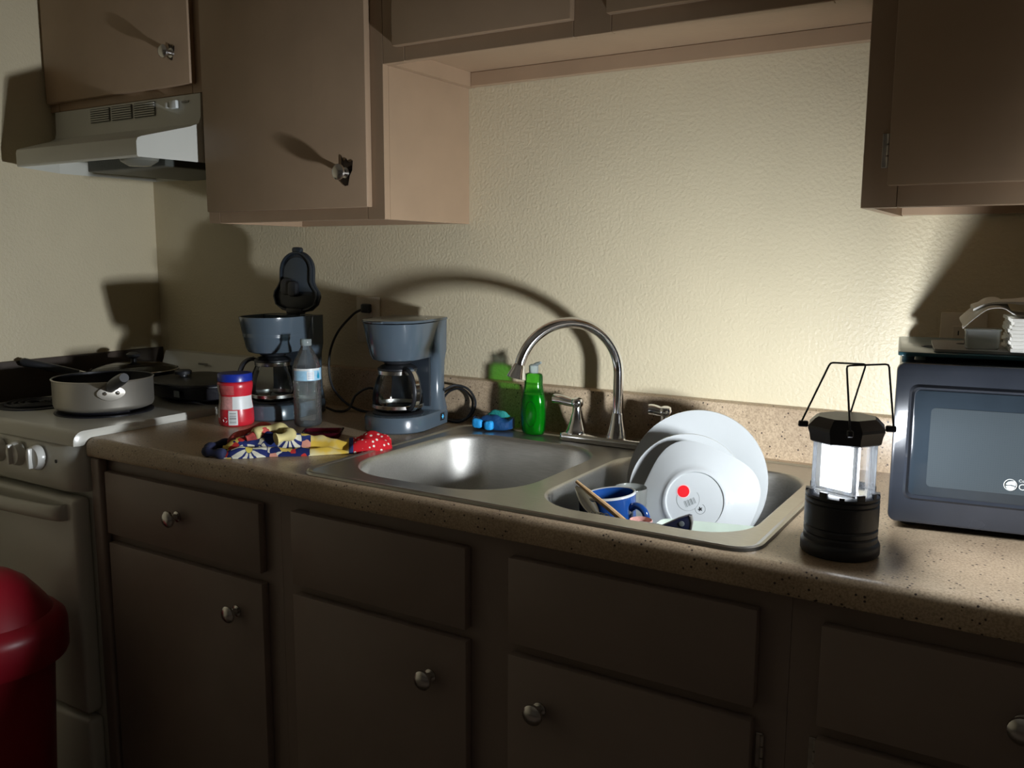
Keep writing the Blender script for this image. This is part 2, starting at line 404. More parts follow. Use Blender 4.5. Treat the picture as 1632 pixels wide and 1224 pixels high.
def hinge(parent, x, y, z, h=.045):
    g = G().box(x-.005, x+.004, y-.0025, y, z-h/2, z+h/2, .0008, 1)
    for q in (-1, 0, 1): g.tube([(x+.004, y-.004, z+q*h/3-h/7), (x+.004, y-.004, z+q*h/3+h/7)], .003, 8)
    return part('hinge', g, M_hinge, parent, True)
DT = .018
def upper(name, label, x0, x1, z0, z1, doors, depth=.3072, recess=.032, side_seen=True):
    t = thing(name, label, 'cabinet', (x0, 0, z0))
    yf = -depth
    g = G().box(x0, x0+.016, yf+.018, -.0005, z0, z1).box(x1-.016, x1, yf+.018, -.0005, z0, z1)
    g.box(x0+.016, x1-.016, yf+.018, -.0005, z0+recess, z0+recess+.012).box(x0+.016, x1-.016, yf+.018, -.0005, z1-.012, z1)
    part('body', g, M_cab, t, True)
    part('nailing_strip', G().box(x0+.0165, x1-.0165, -.019, -.001, z0+.001, z0+recess-.0005, .001, 1), M_cab, t, True)
    return t, yf
def frame(t, x0, x1, z0, z1, yf, stiles, rail=.042):
    g = G()
    for a, b in stiles: g.box(a, b, yf, yf+.0178, z0, z1, .0005, 1)
    xs = sorted(stiles)
    for (a, b), (c, d) in zip(xs, xs[1:]):
        g.box(b+.0006, c-.0006, yf+.0002, yf+.0178, z0, z0+rail, .0012, 1); g.box(b+.0006, c-.0006, yf+.0002, yf+.0178, z1-rail, z1, .0012, 1)
    part('face_frame', g, M_cab, t, True)
def door(t, name, x0, x1, z0, z1, yf, mat, dt=DT):
    return part(name, G().box(x0, x1, yf-dt, yf-.0006, z0, z1, .0022, 2), mat, t, True)
ZU = 2.13
t, yf = upper('wall_cabinet', 'small taupe wall cabinet above the range hood, in the left corner', XL+.002, .0295, 1.683, ZU, 1)
frame(t, XL+.002, .0295, 1.683, ZU, yf, [(XL+.002, XL+.04), (-.008, .0295)])
d = door(t, 'door', -.572, .005, 1.703, ZU-.02, yf, M_cab); knob(d, -.056, yf-DT, 1.776, .0155, .62)
t, yf = upper('wall_cabinet', 'tall taupe wall cabinet beside the hood, its tan side facing the window bay', .0303, .567, 1.382, ZU, 1)
frame(t, .0303, .567, 1.382, ZU, yf, [(.0303, .068), (.522, .567)])
d = door(t, 'door', .045, .535, 1.407, ZU-.02, yf, M_cab); knob(d, .478, yf-DT, 1.478, .0165, True); hinge(t, .041, yf, 1.463)
t, yf = upper('wall_cabinet', 'short wide taupe wall cabinet bridging above the sink', .5678, 1.4942, 1.689, ZU, 2)
frame(t, .5678, 1.4942, 1.689, ZU, yf, [(.5678, .622), (1.0, 1.072), (1.44, 1.4942)], .038)
d = door(t, 'door', .605, 1.002, 1.716, ZU-.02, yf, M_cab); hinge(t, .597, yf, 1.772, .06)
d2 = door(t, 'door', 1.070, 1.45, 1.716, ZU-.02, yf, M_cab); knob(d, .96, yf-DT, 1.85); knob(d2, 1.11, yf-DT, 1.85)
t, yf = upper('wall_cabinet', 'tall taupe wall cabinet above the microwave at the right edge', 1.495, 2.2, 1.382, ZU, 1)
frame(t, 1.495, 2.2, 1.382, ZU, yf, [(1.495, 1.545), (2.15, 2.2)], .045)
d = door(t, 'door', 1.533, 1.86, 1.413, ZU-.02, yf, M_cab); hinge(t, 1.526, yf, 1.465, .05)
d2 = door(t, 'door', 1.88, 2.17, 1.413, ZU-.02, yf, M_cab); knob(d, 1.82, yf-DT, 1.478); knob(d2, 1.92, yf-DT, 1.478)
for i, (x, r) in enumerate(((1.588, .003), (1.618, .0018), (1.645, .0035), (1.675, .0018), (1.69, .0015), (1.718, .002))):
    g = G().lathe([(0, 0), (r, .0003), (r, .0012), (r*.5, .0018), (0, .0018)], seg=10, M=Matrix.Translation((x, -.019, 1.399)) @ Matrix.Rotation(PI/2, 4, 'X'))
    part('screw', g, M_hinge, t, True)

# base cabinets -----------------------------------------------------
FY = -.608
def base(label, x0, x1, pieces, hinges=()):
    t = thing('base_cabinet', label, 'cabinet', (x0, 0, 0))
    g = G().box(x0, x0+.016, FY+.018, -.0005, .0005, .8735).box(x1-.016, x1, FY+.018, -.0005, .0005, .8735).box(x0+.016, x1-.016, FY+.02, -.0005, .10, .115)
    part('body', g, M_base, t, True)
    part('toe_kick', G().box(x0+.0165, x1-.0165, FY+.07, FY+.085, .0005, .0995), M_dark, t, True)
    fr = G(); xs = [p[1] for p in pieces]+[p[2] for p in pieces]
    # solid face frame with openings hidden behind the overlay fronts
    fr.box(x0+.00002, x1-.00002, FY, FY+.0178, .10, .8735)
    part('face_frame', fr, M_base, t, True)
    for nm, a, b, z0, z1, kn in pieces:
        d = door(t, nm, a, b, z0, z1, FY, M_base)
        if kn: knob(d, kn[0], FY-DT, kn[1], .017)
    for hx, hz in hinges: hinge(t, hx, FY, hz, .05)
    return t
base('leftmost base cabinet beside the stove, one knobbed drawer over one door', .003, .555, [('drawer', .042, .514, .708, .845, (.278, .783)), ('door', .044, .516, .12, .688, (.444, .620))])
fl = [o for o in sc.objects if o.name.startswith('base_cabinet') and o.type == 'EMPTY'][0]
part('end_filler', G().box(.0005, .0335, -.631, -.6085, .0006, .8728, .006, 3), M_base, fl, True)
base('wide sink base cabinet with two blank panels over two knobbed doors', .5555, 1.4955, [('false_front', .597, .985, .706, .845, None), ('false_front', 1.066, 1.455, .706, .845, None), ('door', .597, .986, .12, .687, (.914, .611)), ('door', 1.066, 1.453, .12, .687, (1.125, .611))], [(1.461, .64)])
base('rightmost base cabinet under the microwave, drawer over door', 1.496, 2.2, [('drawer', 1.537, 1.99, .706, .843, (1.766, .778)), ('door', 1.537, 1.99, .12, .687, (1.60, .60))], [(1.531, .655)])

# ------------------------------------------------------------------ sink
t = thing('double_sink', 'stainless steel double bowl sink set into the counter', 'sink', (SX0, SY0, ZT))
LB = rrect(.640, 1.012, -.562, -.140, [.11, .10, .12, .13], 10)
RB = rrect(1.052, 1.412, -.562, -.140, [.075, .085, .10, .085], 10)
outer = rrect(SX0+.012, SX1-.012, SY0+.012, SY1-.012, .03, 8)
ZD = ZT+.0035
g = G(); g.plate_with_holes(outer, [LB, RB], ZD, 0)
rim = []
for k, (o, z) in enumerate(((.012, .0035), (.009, .0055), (.005, .0062), (.0015, .0045), (.0, .0005))):
    rim.append([(x, y, ZT+z) for x, y in rrect(SX0+o, SX1-o, SY0+o, SY1-o, .03+.012-o, 8)])
rim[0] = [(x, y, ZD) for x, y in outer]
g.loft(rim, False, False)
part('deck', g, M_sink, t, True)
def shrink(L, d, z):
    cx = (max(p[0] for p in L)+min(p[0] for p in L))/2; cyy = (max(p[1] for p in L)+min(p[1] for p in L))/2
    hx = (max(p[0] for p in L)-min(p[0] for p in L))/2; hy = (max(p[1] for p in L)-min(p[1] for p in L))/2
    return [(cx+(x-cx)*(hx-d)/hx, cyy+(y-cyy)*(hy-d)/hy, z) for x, y in L]
for L in (LB, RB):
    D = .165
    loops = [shrink(L, 0, ZD), shrink(L, .0015, ZD-.0008), shrink(L, .004, ZD-.004), shrink(L, .006, ZD-.010)]
    loops += [shrink(L, .006+.010*k/6, ZD-.010-(D-.05)*k/6) for k in range(1, 7)]
    loops += [shrink(L, .016+.040*(1-math.cos(a)), ZD-.010-(D-.05)-.040*math.sin(a)) for a in [PI/2*k/7 for k in range(1, 8)]]
    loops += [shrink(L, .09, ZD-D-.001), shrink(L, .125, ZD-D-.003), ]
    g = G(); g.loft(loops, False, True)
    b = part('bowl', g, M_bowl, t, True, sharp=60)
    cx = sum(p[0] for p in L)/len(L); cyy = sum(p[1] for p in L)/len(L)
    part('drain', G().lathe([(0, -.002), (.012, -.002), (.03, .0), (.040, .003), (.044, .002), (.044, -.002)], (cx, cyy, ZD-D), 28), M_chrome, b, True)
ZB = ZD-.165-.003     # bowl floor

# ------------------------------------------------------------------ faucet
t = thing('faucet', 'chrome gooseneck faucet with two lever handles behind the sink', 'faucet', (1.0, -.088, ZD))
g = G().prism(rrect(.872, 1.128, -.112, -.064, .012, 5), ZD, ZD+.018, .004)
part('deck_plate', g, M_chrome, t, True)
dx, dy = -.66, -.75
bx, by = 1.0, -.088; r = .109
path = [(bx, by, ZD+.016+(1.067-ZD-.016)*k/6) for k in range(7)] + [(bx+dx*r*(1-math.cos(a)), by+dy*r*(1-math.cos(a)), 1.067+r*math.sin(a)) for a in [PI*.93*k/28 for k in range(1, 29)]]
sp = part('spout', G().tube(path, .0108, 16), M_chrome, t, True, sharp=60)
p1, p2 = Vector(path[-1]), Vector(path[-2]); dd = (p1-p2).normalized()
q = dd.to_track_quat('Z', 'Y').to_matrix().to_4x4(); q.translation = p1-dd*.004
part('spout_tip', G().lathe([(.0108, 0), (.012, .002), (.0135, .010), (.0185, .024), (.0195, .028), (.0175, .029), (.015, .020), (0, .018)], seg=24, M=q), M_chrome, sp, True)
part('spout_collar', G().lathe([(.023, 0), (.0225, .005), (.019, .018), (.015, .034), (.0125, .050), (.0118, .053), (.0108, .053)], (bx, by, ZD+.016), 28), M_chrome, t, True)
for hx, dirx in ((.905, -1), (1.105, -.55)):
    hb = part('handle_base', G().lathe([(.0245, 0), (.0245, .003), (.021, .010), (.015, .028), (.0105, .046), (.0095, .056), (.0125, .060), (.0135, .068), (.011, .074), (.004, .077), (0, .077)], (hx, by, ZD+.016), 26), M_chrome, t, True)
    yy = -.15 if dirx > -.9 else .12
    pts = spline([(hx, by, ZD+.080), (hx+dirx*.020, by+yy*.02, ZD+.081), (hx+dirx*.042, by+yy*.04, ZD+.084), (hx+dirx*.062, by+yy*.06, ZD+.084)], 5)
    rr = [.0075+.0035*math.sin(PI*min(1, i/(len(pts)-1)*.7)) for i in range(len(pts))]; rr[-1] = .005
    part('lever', G().tube(pts, rr, 12), M_chrome, hb, True)

# ------------------------------------------------------------------ lantern
LX, LY = 1.535, -.530
cam_ang = math.atan2(-1.746-LY, 1.761-LX)
t = thing('camping_lantern', 'lit black camping lantern with white panels and wire handles standing on the counter', 'lantern', (LX, LY, ZT+.0005))
def LP(a, r, z): aa = cam_ang+math.radians(a); return (LX+r*math.cos(aa), LY+r*math.sin(aa), z)
pr_ = [(0, 0), (.049, 0), (.051, .003), (.051, .014), (.0495, .0175), (.0475, .019), (.0475, .025), (.046, .027), (.0475, .029), (.0475, .035), (.046, .037), (.0475, .039), (.0475, .068), (.046, .0695), (.0475, .071), (.0475, .075), (.046, .0765), (.0475, .078), (.0475, .081), (.0445, .083), (.040, .083), (0, .080)]
part('base', G().lathe(pr_, (LX, LY, ZT+.0005), 40), M_lant, t, True)
g = G()
for k in range(12):
    a = k*30; w_ = 7 if k % 2 else 4; h = .008 if k % 3 else .004
    ring = [[LP(a+q, rr, ZT+zz) for rr, zz in ((.0435, .080), (.0470, .080), (.0470, .081+h), (.0435, .081+h))] for q in (-w_, -w_/3, w_/3, w_)]
    g.loft(ring)
part('crenellated_collar', g, M_lant, t, True)
ZL0, ZL1 = ZT+.083, ZT+.158
part('lens_tube', G().lathe([(.0405, .0), (.0405, ZL1-ZL0)], (LX, LY, ZL0), 40), M_lens, t, True)
# the three-sided light column
R0 = .036
corn = [(28+120*k) for k in range(3)]
g = G(); g.loft([[LP(a, R0-.001, z) for a in corn] for z in (ZL0+.001, ZL1-.001)]); part('light_column', g, M_refl, t, True)
for k in range(3):
    A, B = Vector(LP(corn[k], R0, 0)), Vector(LP(corn[(k+1) % 3], R0, 0)); c = Vector((LX, LY, 0))
    n = ((A+B)/2-c).normalized(); A2 = A.lerp(B, .14)+n*.001; B2 = A.lerp(B, .86)+n*.001
    g = G(); g.loft([[A2+Vector((0, 0, z)), B2+Vector((0, 0, z)), B2-n*.0008+Vector((0, 0, z)), A2-n*.0008+Vector((0, 0, z))] for z in (ZL0+.006, ZL1-.006)])
    part('light_panel', g, M_led, t, True)
    al = bpy.data.lights.new('panel_light', 'AREA'); al.shape = 'RECTANGLE'; al.size = (B2-A2).length; al.size_y = ZL1-ZL0-.012; al.energy = LANTERN*(1.5, .95, .95)[k]; al.color = (.93, .97, 1.0)
    al.use_nodes = True; T_ = al.node_tree; em_ = T_.nodes['Emission']; fo = T_.nodes.new('ShaderNodeLightFalloff'); fo.inputs['Strength'].default_value = 1; fo.inputs['Smooth'].default_value = SMOOTH
    T_.links.new(fo.outputs['Quadratic'], em_.inputs['Strength'])
    ao = bpy.data.objects.new('panel_light', al); sc.collection.objects.link(ao); ao.parent = t
    mid = (A2+B2)/2+n*.0006; zc = (ZL0+ZL1)/2
    ao.matrix_basis = full(t).inverted() @ Matrix.Translation((mid.x, mid.y, zc)) @ n.to_track_quat('-Z', 'Y').to_matrix().to_4x4()
part('reflector_disc', G().lathe([(0, .0), (.040, .0), (.040, .0015), (0, .0015)], (LX, LY, ZL0-.0012), 32), M_refl, t, True)
g = G()
for k in range(9):
    a = k*40+12
    g.loft([[LP(a+q, rr, z) for q, rr in ((-1.5, .0385), (1.5, .0385), (1.5, .0400), (-1.5, .0400))] for z in (ZL0, ZL1)])
part('lens_ribs', g, M_lens, t, True)
oct_ = lambda r, z: [LP(22.5+45*k, r, ZT+z) for k in range(8)]
g = G(); g.loft([oct_(.0445, .152), oct_(.0475, .154), oct_(.049, .163), oct_(.0515, .170), oct_(.051, .174), oct_(.042, .183), oct_(.038, .1855)])
part('cap', g, M_lant, t, True, sharp=20)
for a in (-88, 92, 5, 178):
    g = G().box(-.001, .012, -.004, .004, -.004, .004, .0015, 1, M=Matrix.Translation(LP(a, .049, ZT+.172)) @ Matrix.Rotation(cam_ang+math.radians(a), 4, 'Z'))
    part('handle_ear', g, M_lant, t, True)
def bail(a0, a1, ra, za, rb, zb):
    pts = [LP(a0, .058, ZT+.172), LP(a0, ra, za), LP(a1, rb, zb), LP(a1, .058, ZT+.172)]
    out = []
    for i, p in enumerate(pts):
        p = Vector(p)
        if i in (1, 2):
            pa = Vector(pts[i-1]); pb = Vector(pts[i+1]); out += [p+(pa-p).normalized()*.004, p+(pa-p).normalized()*.001+(pb-p).normalized()*.001, p+(pb-p).normalized()*.004]
        else: out.append(p)
    return part('wire_handle', G().tube(out, .0013, 8), M_lant, t, True)
def bail2(pts):
    out = []
    for i, p in enumerate(pts):
        p = Vector(p)
        if 0 < i < len(pts)-1:
            pa = Vector(pts[i-1]); pb = Vector(pts[i+1]); out += [p+(pa-p).normalized()*.004, p+(pa-p).normalized()*.001+(pb-p).normalized()*.001, p+(pb-p).normalized()*.004]
        else: out.append(p)
    return part('wire_handle', G().tube(out, .0013, 8), M_lant, t, True)
bail2([LP(-88, .058, ZT+.172), LP(-88, .0245, 1.170), LP(150, .040, 1.166), LP(178, .058, ZT+.172)])
bail2([LP(92, .058, ZT+.172), LP(92, .0470, 1.171), LP(-20, .012, 1.168), LP(5, .058, ZT+.172)])

# ------------------------------------------------------------------ stove
SXL, SXR = -.530, -.006
t = thing('electric_stove', 'narrow white electric stove with round knobs, left of the counter', 'stove', (-.268, -.3, 0))
SYF = -.655
g = G().box(SXL, SXR, SYF+.03, -.04, .08, .895, .004)
part('body', g, M_white, t, True)
part('plinth', G().box(SXL+.02, SXR-.02, SYF+.07, -.06, .0005, .0805), M_dark, t, True)
# cooktop with rolled front
cp = [(-.045, .899)] + [(-.045, .932)] + [(SYF+.02, .930)] + [(SYF+.02-.024*math.sin(a), .906+.024*math.cos(a)) for a in [PI/2*k/6 for k in range(1, 7)]] + [(SYF-.004, .899)]
g = G(); g.loft([[(x, y if abs(y+.045) < 1e-6 else y+e*1.6, z-e if z > .9 else z) for y, z in cp] for x, e in ((SXL, .006), (SXL+.004, .0), (SXR-.004, .0), (SXR, .006))])
part('cooktop', g, M_white, t, True, sharp=50)
# control panel
cpl = [(SYF+.03, .8975), (SYF+.002, .8975), (SYF-.006, .885), (SYF-.012, .84), (SYF-.010, .805), (SYF-.002, .795), (SYF+.03, .795)]
g = G(); g.loft([[(x, y+e, z) for y, z in cpl] for x, e in ((SXL, .015), (SXL+.02, .0), (SXR-.045, .0), (SXR-.012, .010), (SXR, .026))])
part('control_panel', g, M_white, t, True, sharp=50)
for kx in (-.445, -.367, -.289, -.212, -.133):
    Mx = Matrix.Translation((kx, SYF-.0105, .863)) @ Matrix.Rotation(PI/2, 4, 'X')
    g = G().lathe([(.029, 0), (.029, .003), (.0265, .012), (.024, .016), (.010, .0175), (0, .0175)], seg=30, M=Mx)
    g.box(-.0045, .0045, -.023, .023, .010, .026, .003, 2, M=Mx)
    part('knob', g, pm('knob_white', (.66, .66, .62), .25), t, True)
part('indicator_hole', G().lathe([(0, 0), (.0042, 0), (.0042, .001), (0, .001)], seg=12, M=Matrix.Translation((-.069, SYF-.0095, .861)) @ Matrix.Rotation(PI/2, 4, 'X')), M_dark, t, True)
# oven door
g = G().box(SXL+.004, SXR-.004, SYF-.012, SYF+.029, .285, .783, .012, 3)
d = part('oven_door', g, M_white, t, True)
hp = [(SXL+.03, SYF-.012, .752), (SXL+.06, SYF-.032, .752), (-.268, SYF-.042, .750), (SXR-.06, SYF-.032, .752), (SXR-.03, SYF-.012, .752)]
loops = []
for p in spline(hp, 6): loops.append([(p.x, p.y+.010*math.cos(a), p.z+.018*math.sin(a)) for a in [2*PI*k/12 for k in range(12)]])
g = G(); g.loft(loops); part('door_handle', g, M_white, d, True, sharp=60)
part('storage_drawer', G().box(SXL+.004, SXR-.004, SYF-.010, SYF+.029, .085, .272, .012, 3), M_white, t, True)
# backguard
bg = [(-.002, .90), (-.002, 1.018), (-.012, 1.025), (-.032, 1.022), (-.066, .9325)]
g = G(); g.loft([[(x, y, z) for y, z in bg] for x in (SXL+.008, SXR-.004)])
part('backguard', g, M_white, t, True)
part('nameplate', G().box(-.020, .020, -.0535, -.0525, -.003, .003, M=Matrix.Translation((-.33, 0, .995)) @ Matrix.Rotation(0, 4, 'X')).box(0,.0001,0,.0001,0,.0001, M=Matrix.Translation((-.33, -.05, .995))), M_grey, t, True)
def burner(cx, cyy, r):
    b = part('drip_pan', G().lathe([(r+.012, .0), (r+.012, .003), (r+.004, .004), (r-.012, .0012), (.0, .0010)], (cx, cyy, .9305), 36), M_iron, t, True)
    pts = []
    turns = 4
    for k in range(turns*22+1):
        f = k/(turns*22); rr = .014+(r-.018)*f; a = 2*PI*turns*f; pts.append((cx+rr*math.cos(a), cyy+rr*math.sin(a), .9375))
    part('coil', G().tube(pts, .0034, 6), M_iron, b, True)
burner(-.200, -.455, .100); burner(-.415, -.500, .078); burner(-.160, -.190, .078); burner(-.405, -.205, .100)
ZK = .9412
# dark splash panel on the left wall beside the stove
tag(part('side_splash_panel', G().box(XL+.0005, XL+.012, -.66, -.003, .80, 1.028, .001, 1), pm('dark_brown_laminate', (.055, .04, .03), .4)), 'dark brown laminate splash panel on the wall left of the stove', 'splash guard')
# saucepan
t = thing('saucepan', 'open silver saucepan with riveted handle bracket on the front burner', 'saucepan', (-.200, -.455, ZK))
r = .113
part('pot_body', G().lathe([(0, 0), (r-.012, 0), (r-.003, .004), (r, .012), (r, .068), (r+.0025, .0715), (r+.001, .0735)], (-.200, -.455, ZK), 48), M_alu, t, True, sharp=60)
part('pot_lining', G().lathe([(r+.001, .0735), (r-.0025, .072), (r-.003, .012), (r-.012, .004), (0, .004)], (-.200, -.455, ZK), 48), M_iron, t, True, sharp=60, label='black nonstick lining')
ha = math.radians(-26)
u = Vector((math.cos(ha), math.sin(ha), 0)); s_ = Vector((-u.y, u.x, 0)); c = Vector((-.200, -.455, ZK))
Mb = Matrix.Translation(c+u*(r+.001)+Vector((0, 0, .047))) @ Matrix.Rotation(ha+PI/2, 4, 'Z') @ Matrix.Rotation(PI/2, 4, 'X')
el = [(.028*math.cos(a)*(1+.12*math.cos(2*a)), .0185*math.sin(a)) for a in [2*PI*k/24 for k in range(24)]]
g = G().prism(el, -.002, .0025, .001, M=Mb)
b = part('bracket', g, M_alu, t, True)
for q in (-1, 1): part('rivet', G().lathe([(.0048, .0), (.0045, .002), (.002, .0035), (0, .0038)], seg=14, M=Mb @ Matrix.Translation((q*.014, 0, .0025))), M_chrome, b, True)
hp = spline([c+u*(r+.002)+Vector((0, 0, .058)), c+u*(r+.022)+Vector((0, 0, .066)), c+u*(r+.06)+s_*.004+Vector((0, 0, .078)), c+u*(r+.105)+s_*.010+Vector((0, 0, .092)), c+u*(r+.125)+s_*.012+Vector((0, 0, .097))], 6)
part('handle', G().tube(hp, [.010+.0035*math.sin(PI*i/(len(hp)-1)) for i in range(len(hp))], 14), M_black, t, True)
# skillet with glass lid behind
t = thing('skillet', 'black skillet under a clear glass lid, on the rear left burner by the wall', 'skillet', (-.405, -.225, ZK))
c = Vector((-.405, -.225, ZK)); r = .115
part('pan_body', G().lathe([(0, 0), (r-.03, 0), (r-.016, .006), (r, .048), (r+.003, .050), (r-.002, .049), (r-.018, .009), (0, .005)], tuple(c), 44), M_iron, t, True)
l = part('glass_lid', G().lathe([(r+.001, .051), (r-.01, .058), (r*.6, .069), (0, .074)], tuple(c), 44), M_glass, t, True)
part('lid_rim', G().tube([(c.x+(r+.001)*math.cos(a), c.y+(r+.001)*math.sin(a), c.z+.0525) for a in [2*PI*k/44 for k in range(44)]], .0018, 6, closed=True), M_chrome, l, True)
part('lid_knob', G().lathe([(.008, .073), (.008, .082), (.018, .088), (.019, .094), (.010, .099), (0, .1)], tuple(c), 20), M_black, l, True)
hs = Vector((-.459, -.325, ZK+.042)); he = Vector((-.556, -.455, 1.028))
dh = (he-hs)
part('handle_ferrule', G().tube([hs, hs+dh*.16], .008, 12), M_chrome, t, True)
part('handle', G().tube([hs+dh*.15, hs+dh*.3, hs+dh*.7, hs+dh*.95, he], [.009, .010, .011, .011, .006], 12), M_black, t, True)
# roaster with lid
t = thing('roaster', 'black lidded roasting pot on the rear right burner behind the saucepan', 'pot', (-.150, -.205, ZK))
def sup(cx, cyy, a, b_, z, n=44, e=2.6):
    return [(cx+a*math.copysign(abs(math.cos(q))**(2/e), math.cos(q)), cyy+b_*math.copysign(abs(math.sin(q))**(2/e), math.sin(q)), z) for q in [2*PI*k/n for k in range(n)]]
cx, cyy = -.150, -.205
g = G(); g.loft([sup(cx, cyy, .125, .095, ZK), sup(cx, cyy, .132, .105, ZK+.005), sup(cx, cyy, .138, .112, ZK+.034), sup(cx, cyy, .142, .116, ZK+.036), sup(cx, cyy, .142, .116, ZK+.039)])
part('pot_body', g, M_iron, t, True)
g = G(); g.loft([sup(cx, cyy, .141, .115, ZK+.0395), sup(cx, cyy, .139, .113, ZK+.043), sup(cx, cyy, .110, .09, ZK+.048), sup(cx, cyy, .05, .04, ZK+.050)])
l = part('lid', g, M_iron, t, True)
part('lid_knob', G().lathe([(.010, .049), (.010, .054), (.021, .056), (.022, .064), (.018, .067), (0, .068)], (cx-.035, cyy-.03, ZK), 20), M_black, l, True)
part('grey_patch', G().box(cx+.036, cx+.056, cyy-.1165, cyy-.1145, ZK+.012, ZK+.028), M_ink, t, True)  # flat grey rectangle on the front of the pot

# ------------------------------------------------------------------ range hood
t = thing('range_hood', 'white range hood with slotted vents and two switches under the corner cabinet', 'range hood', (-.27, -.2, 1.52))
HL, HR = -.560, .020
sec = [  # y, z, inset
    (-.002, 1.523, 0), (-.002, 1.6815, 0), (-.309, 1.6815, 0), (-.3105, 1.628, 0), (-.316, 1.612, .002), (-.335, 1.603, .008), (-.440, 1.572, .046), (-.448, 1.568, .048), (-.451, 1.560, .049), (-.451, 1.530, .049), (-.449, 1.5265, .048), (-.440, 1.5265, .047)]
inn = [(-.438, 1.530, .047), (-.430, 1.560, .045), (-.310, 1.575, .006), (-.012, 1.575, .004), (-.010, 1.523, .004)]
t2 = bmesh.new()
P2 = lambda sgn, y, z, i, o=0: t2.verts.new(((HL+i+o if sgn < 0 else HR-i-o), y, z))
ring = [[P2(sg, y, z, i) for y, z, i in sec] for sg in (-1, 1)]
for i in range(len(sec)-1): t2.faces.new((ring[0][i], ring[0][i+1], ring[1][i+1], ring[1][i]))
rin = [[P2(sg, y, z, i) for y, z, i in inn] for sg in (-1, 1)]
for i in range(len(inn)-1): t2.faces.new((rin[0][i], rin[1][i], rin[1][i+1], rin[0][i+1]))
t2.faces.new((ring[0][-1], ring[1][-1], rin[1][0], rin[0][0]))
bmesh.ops.recalc_face_normals(t2, faces=t2.faces)
g = G(); g.merge(t2)
for sg in (-1, 1):
    for off in (0, .003):
        t3 = bmesh.new(); Q = lambda y, z, i: t3.verts.new(((HL+i+off if sg < 0 else HR-i-off), y, z))
        t3.faces.new([Q(-.002, 1.523, 0), Q(-.002, 1.6815, 0), Q(-.309, 1.6815, 0), Q(-.309, 1.523, 0)])
        t3.faces.new([Q(-.309, 1.523, 0)]+[Q(y, z, i) for y, z, i in [(-.309, 1.628, 0)]+sec[4:10]+[(-.449, 1.5265, .048)]])
        g.merge(t3)
part('shell', g, M_hood, t, True, sharp=28)
for k in range(3):
    x0 = -.402+k*.0895
    v = part('vent', G().box(x0, x0+.080, -.3122, -.3105, 1.6425, 1.6765), pm('vent_shade', (.10, .10, .085), .6), t, True)  # dark backing panel stands in for the shade inside the slots
    for j in range(6):
        part('slat', G().box(x0+.001, x0+.079, -.3145, -.3122, 1.6440+j*.0055, 1.6468+j*.0055, .0004, 1), M_hood, v, True)
part('switch', G().box(-.098, -.087, -.319, -.3105, 1.655, 1.668, .002), M_whitel, t, True)
part('switch', G().box(-.080, -.056, -.320, -.3105, 1.652, 1.671, .002), M_whitel, t, True)
part('nameplate', G().box(-.045, -.020, -.3118, -.3103, 1.664, 1.668), M_grey, t, True)
part('grease_filter', G().box(-.40, -.09, -.33, -.02, 1.518, 1.5745, .002, 1), pm('filter_grey', (.075, .08, .07), .5, bump=.4), t, True)
part('lamp_lens', G().lathe([(0, -.030), (.03, -.028), (.05, -.018), (.058, 0), (0, 0)], seg=24, M=Matrix.Translation((-.130, -.372, 1.545)) @ Matrix.Scale(.75, 4, (0, 1, 0))), clear('lamp_lens_plastic', (.8, .8, .75), .2, .2, (.6, .6, .52), .6), t, True)
part('filter_catch', G().box(-.055, .005, -.29, -.03, 1.535, 1.574, .002, 1), M_dark, t, True)

# ------------------------------------------------------------------ wall outlets
def outlet(label, x0, x1, z0, z1):
    t = thing('wall_outlet', label, 'outlet', ((x0+x1)/2, 0, (z0+z1)/2))
    xm = (x0+x1)/2; zm = (z0+z1)/2
    part('cover_plate', G().box(x0, x1, -.0055, -.0003, z0, z1, .0022, 2), M_ivory, t, True)
    for q in (-1, 1):
        s = part('socket', G().box(xm-.016, xm+.016, -.0075, -.0055, zm+q*.0195-.013, zm+q*.0195+.013, .0008, 1), M_ivory, t, True)
        part('slot', G().box(xm-.008, xm-.006, -.0079, -.0074, zm+q*.0195-.003, zm+q*.0195+.005).box(xm+.006, xm+.008, -.0079, -.0074, zm+q*.0195-.003, zm+q*.0195+.005), M_dark, s, True)
    part('screw', G().lathe([(0, 0), (.003, 0), (.0025, .001), (0, .0013)], seg=12, M=Matrix.Translation((xm, -.0056, zm)) @ Matrix.Rotation(PI/2, 4, 'X')), M_hinge, t, True)
    return t
outlet('ivory wall outlet behind the closed coffee maker, with a black plug in it', .217, .293, 1.086, 1.204)
outlet('ivory wall outlet in the shadow behind the microwave', 1.586, 1.66, 1.10, 1.213)

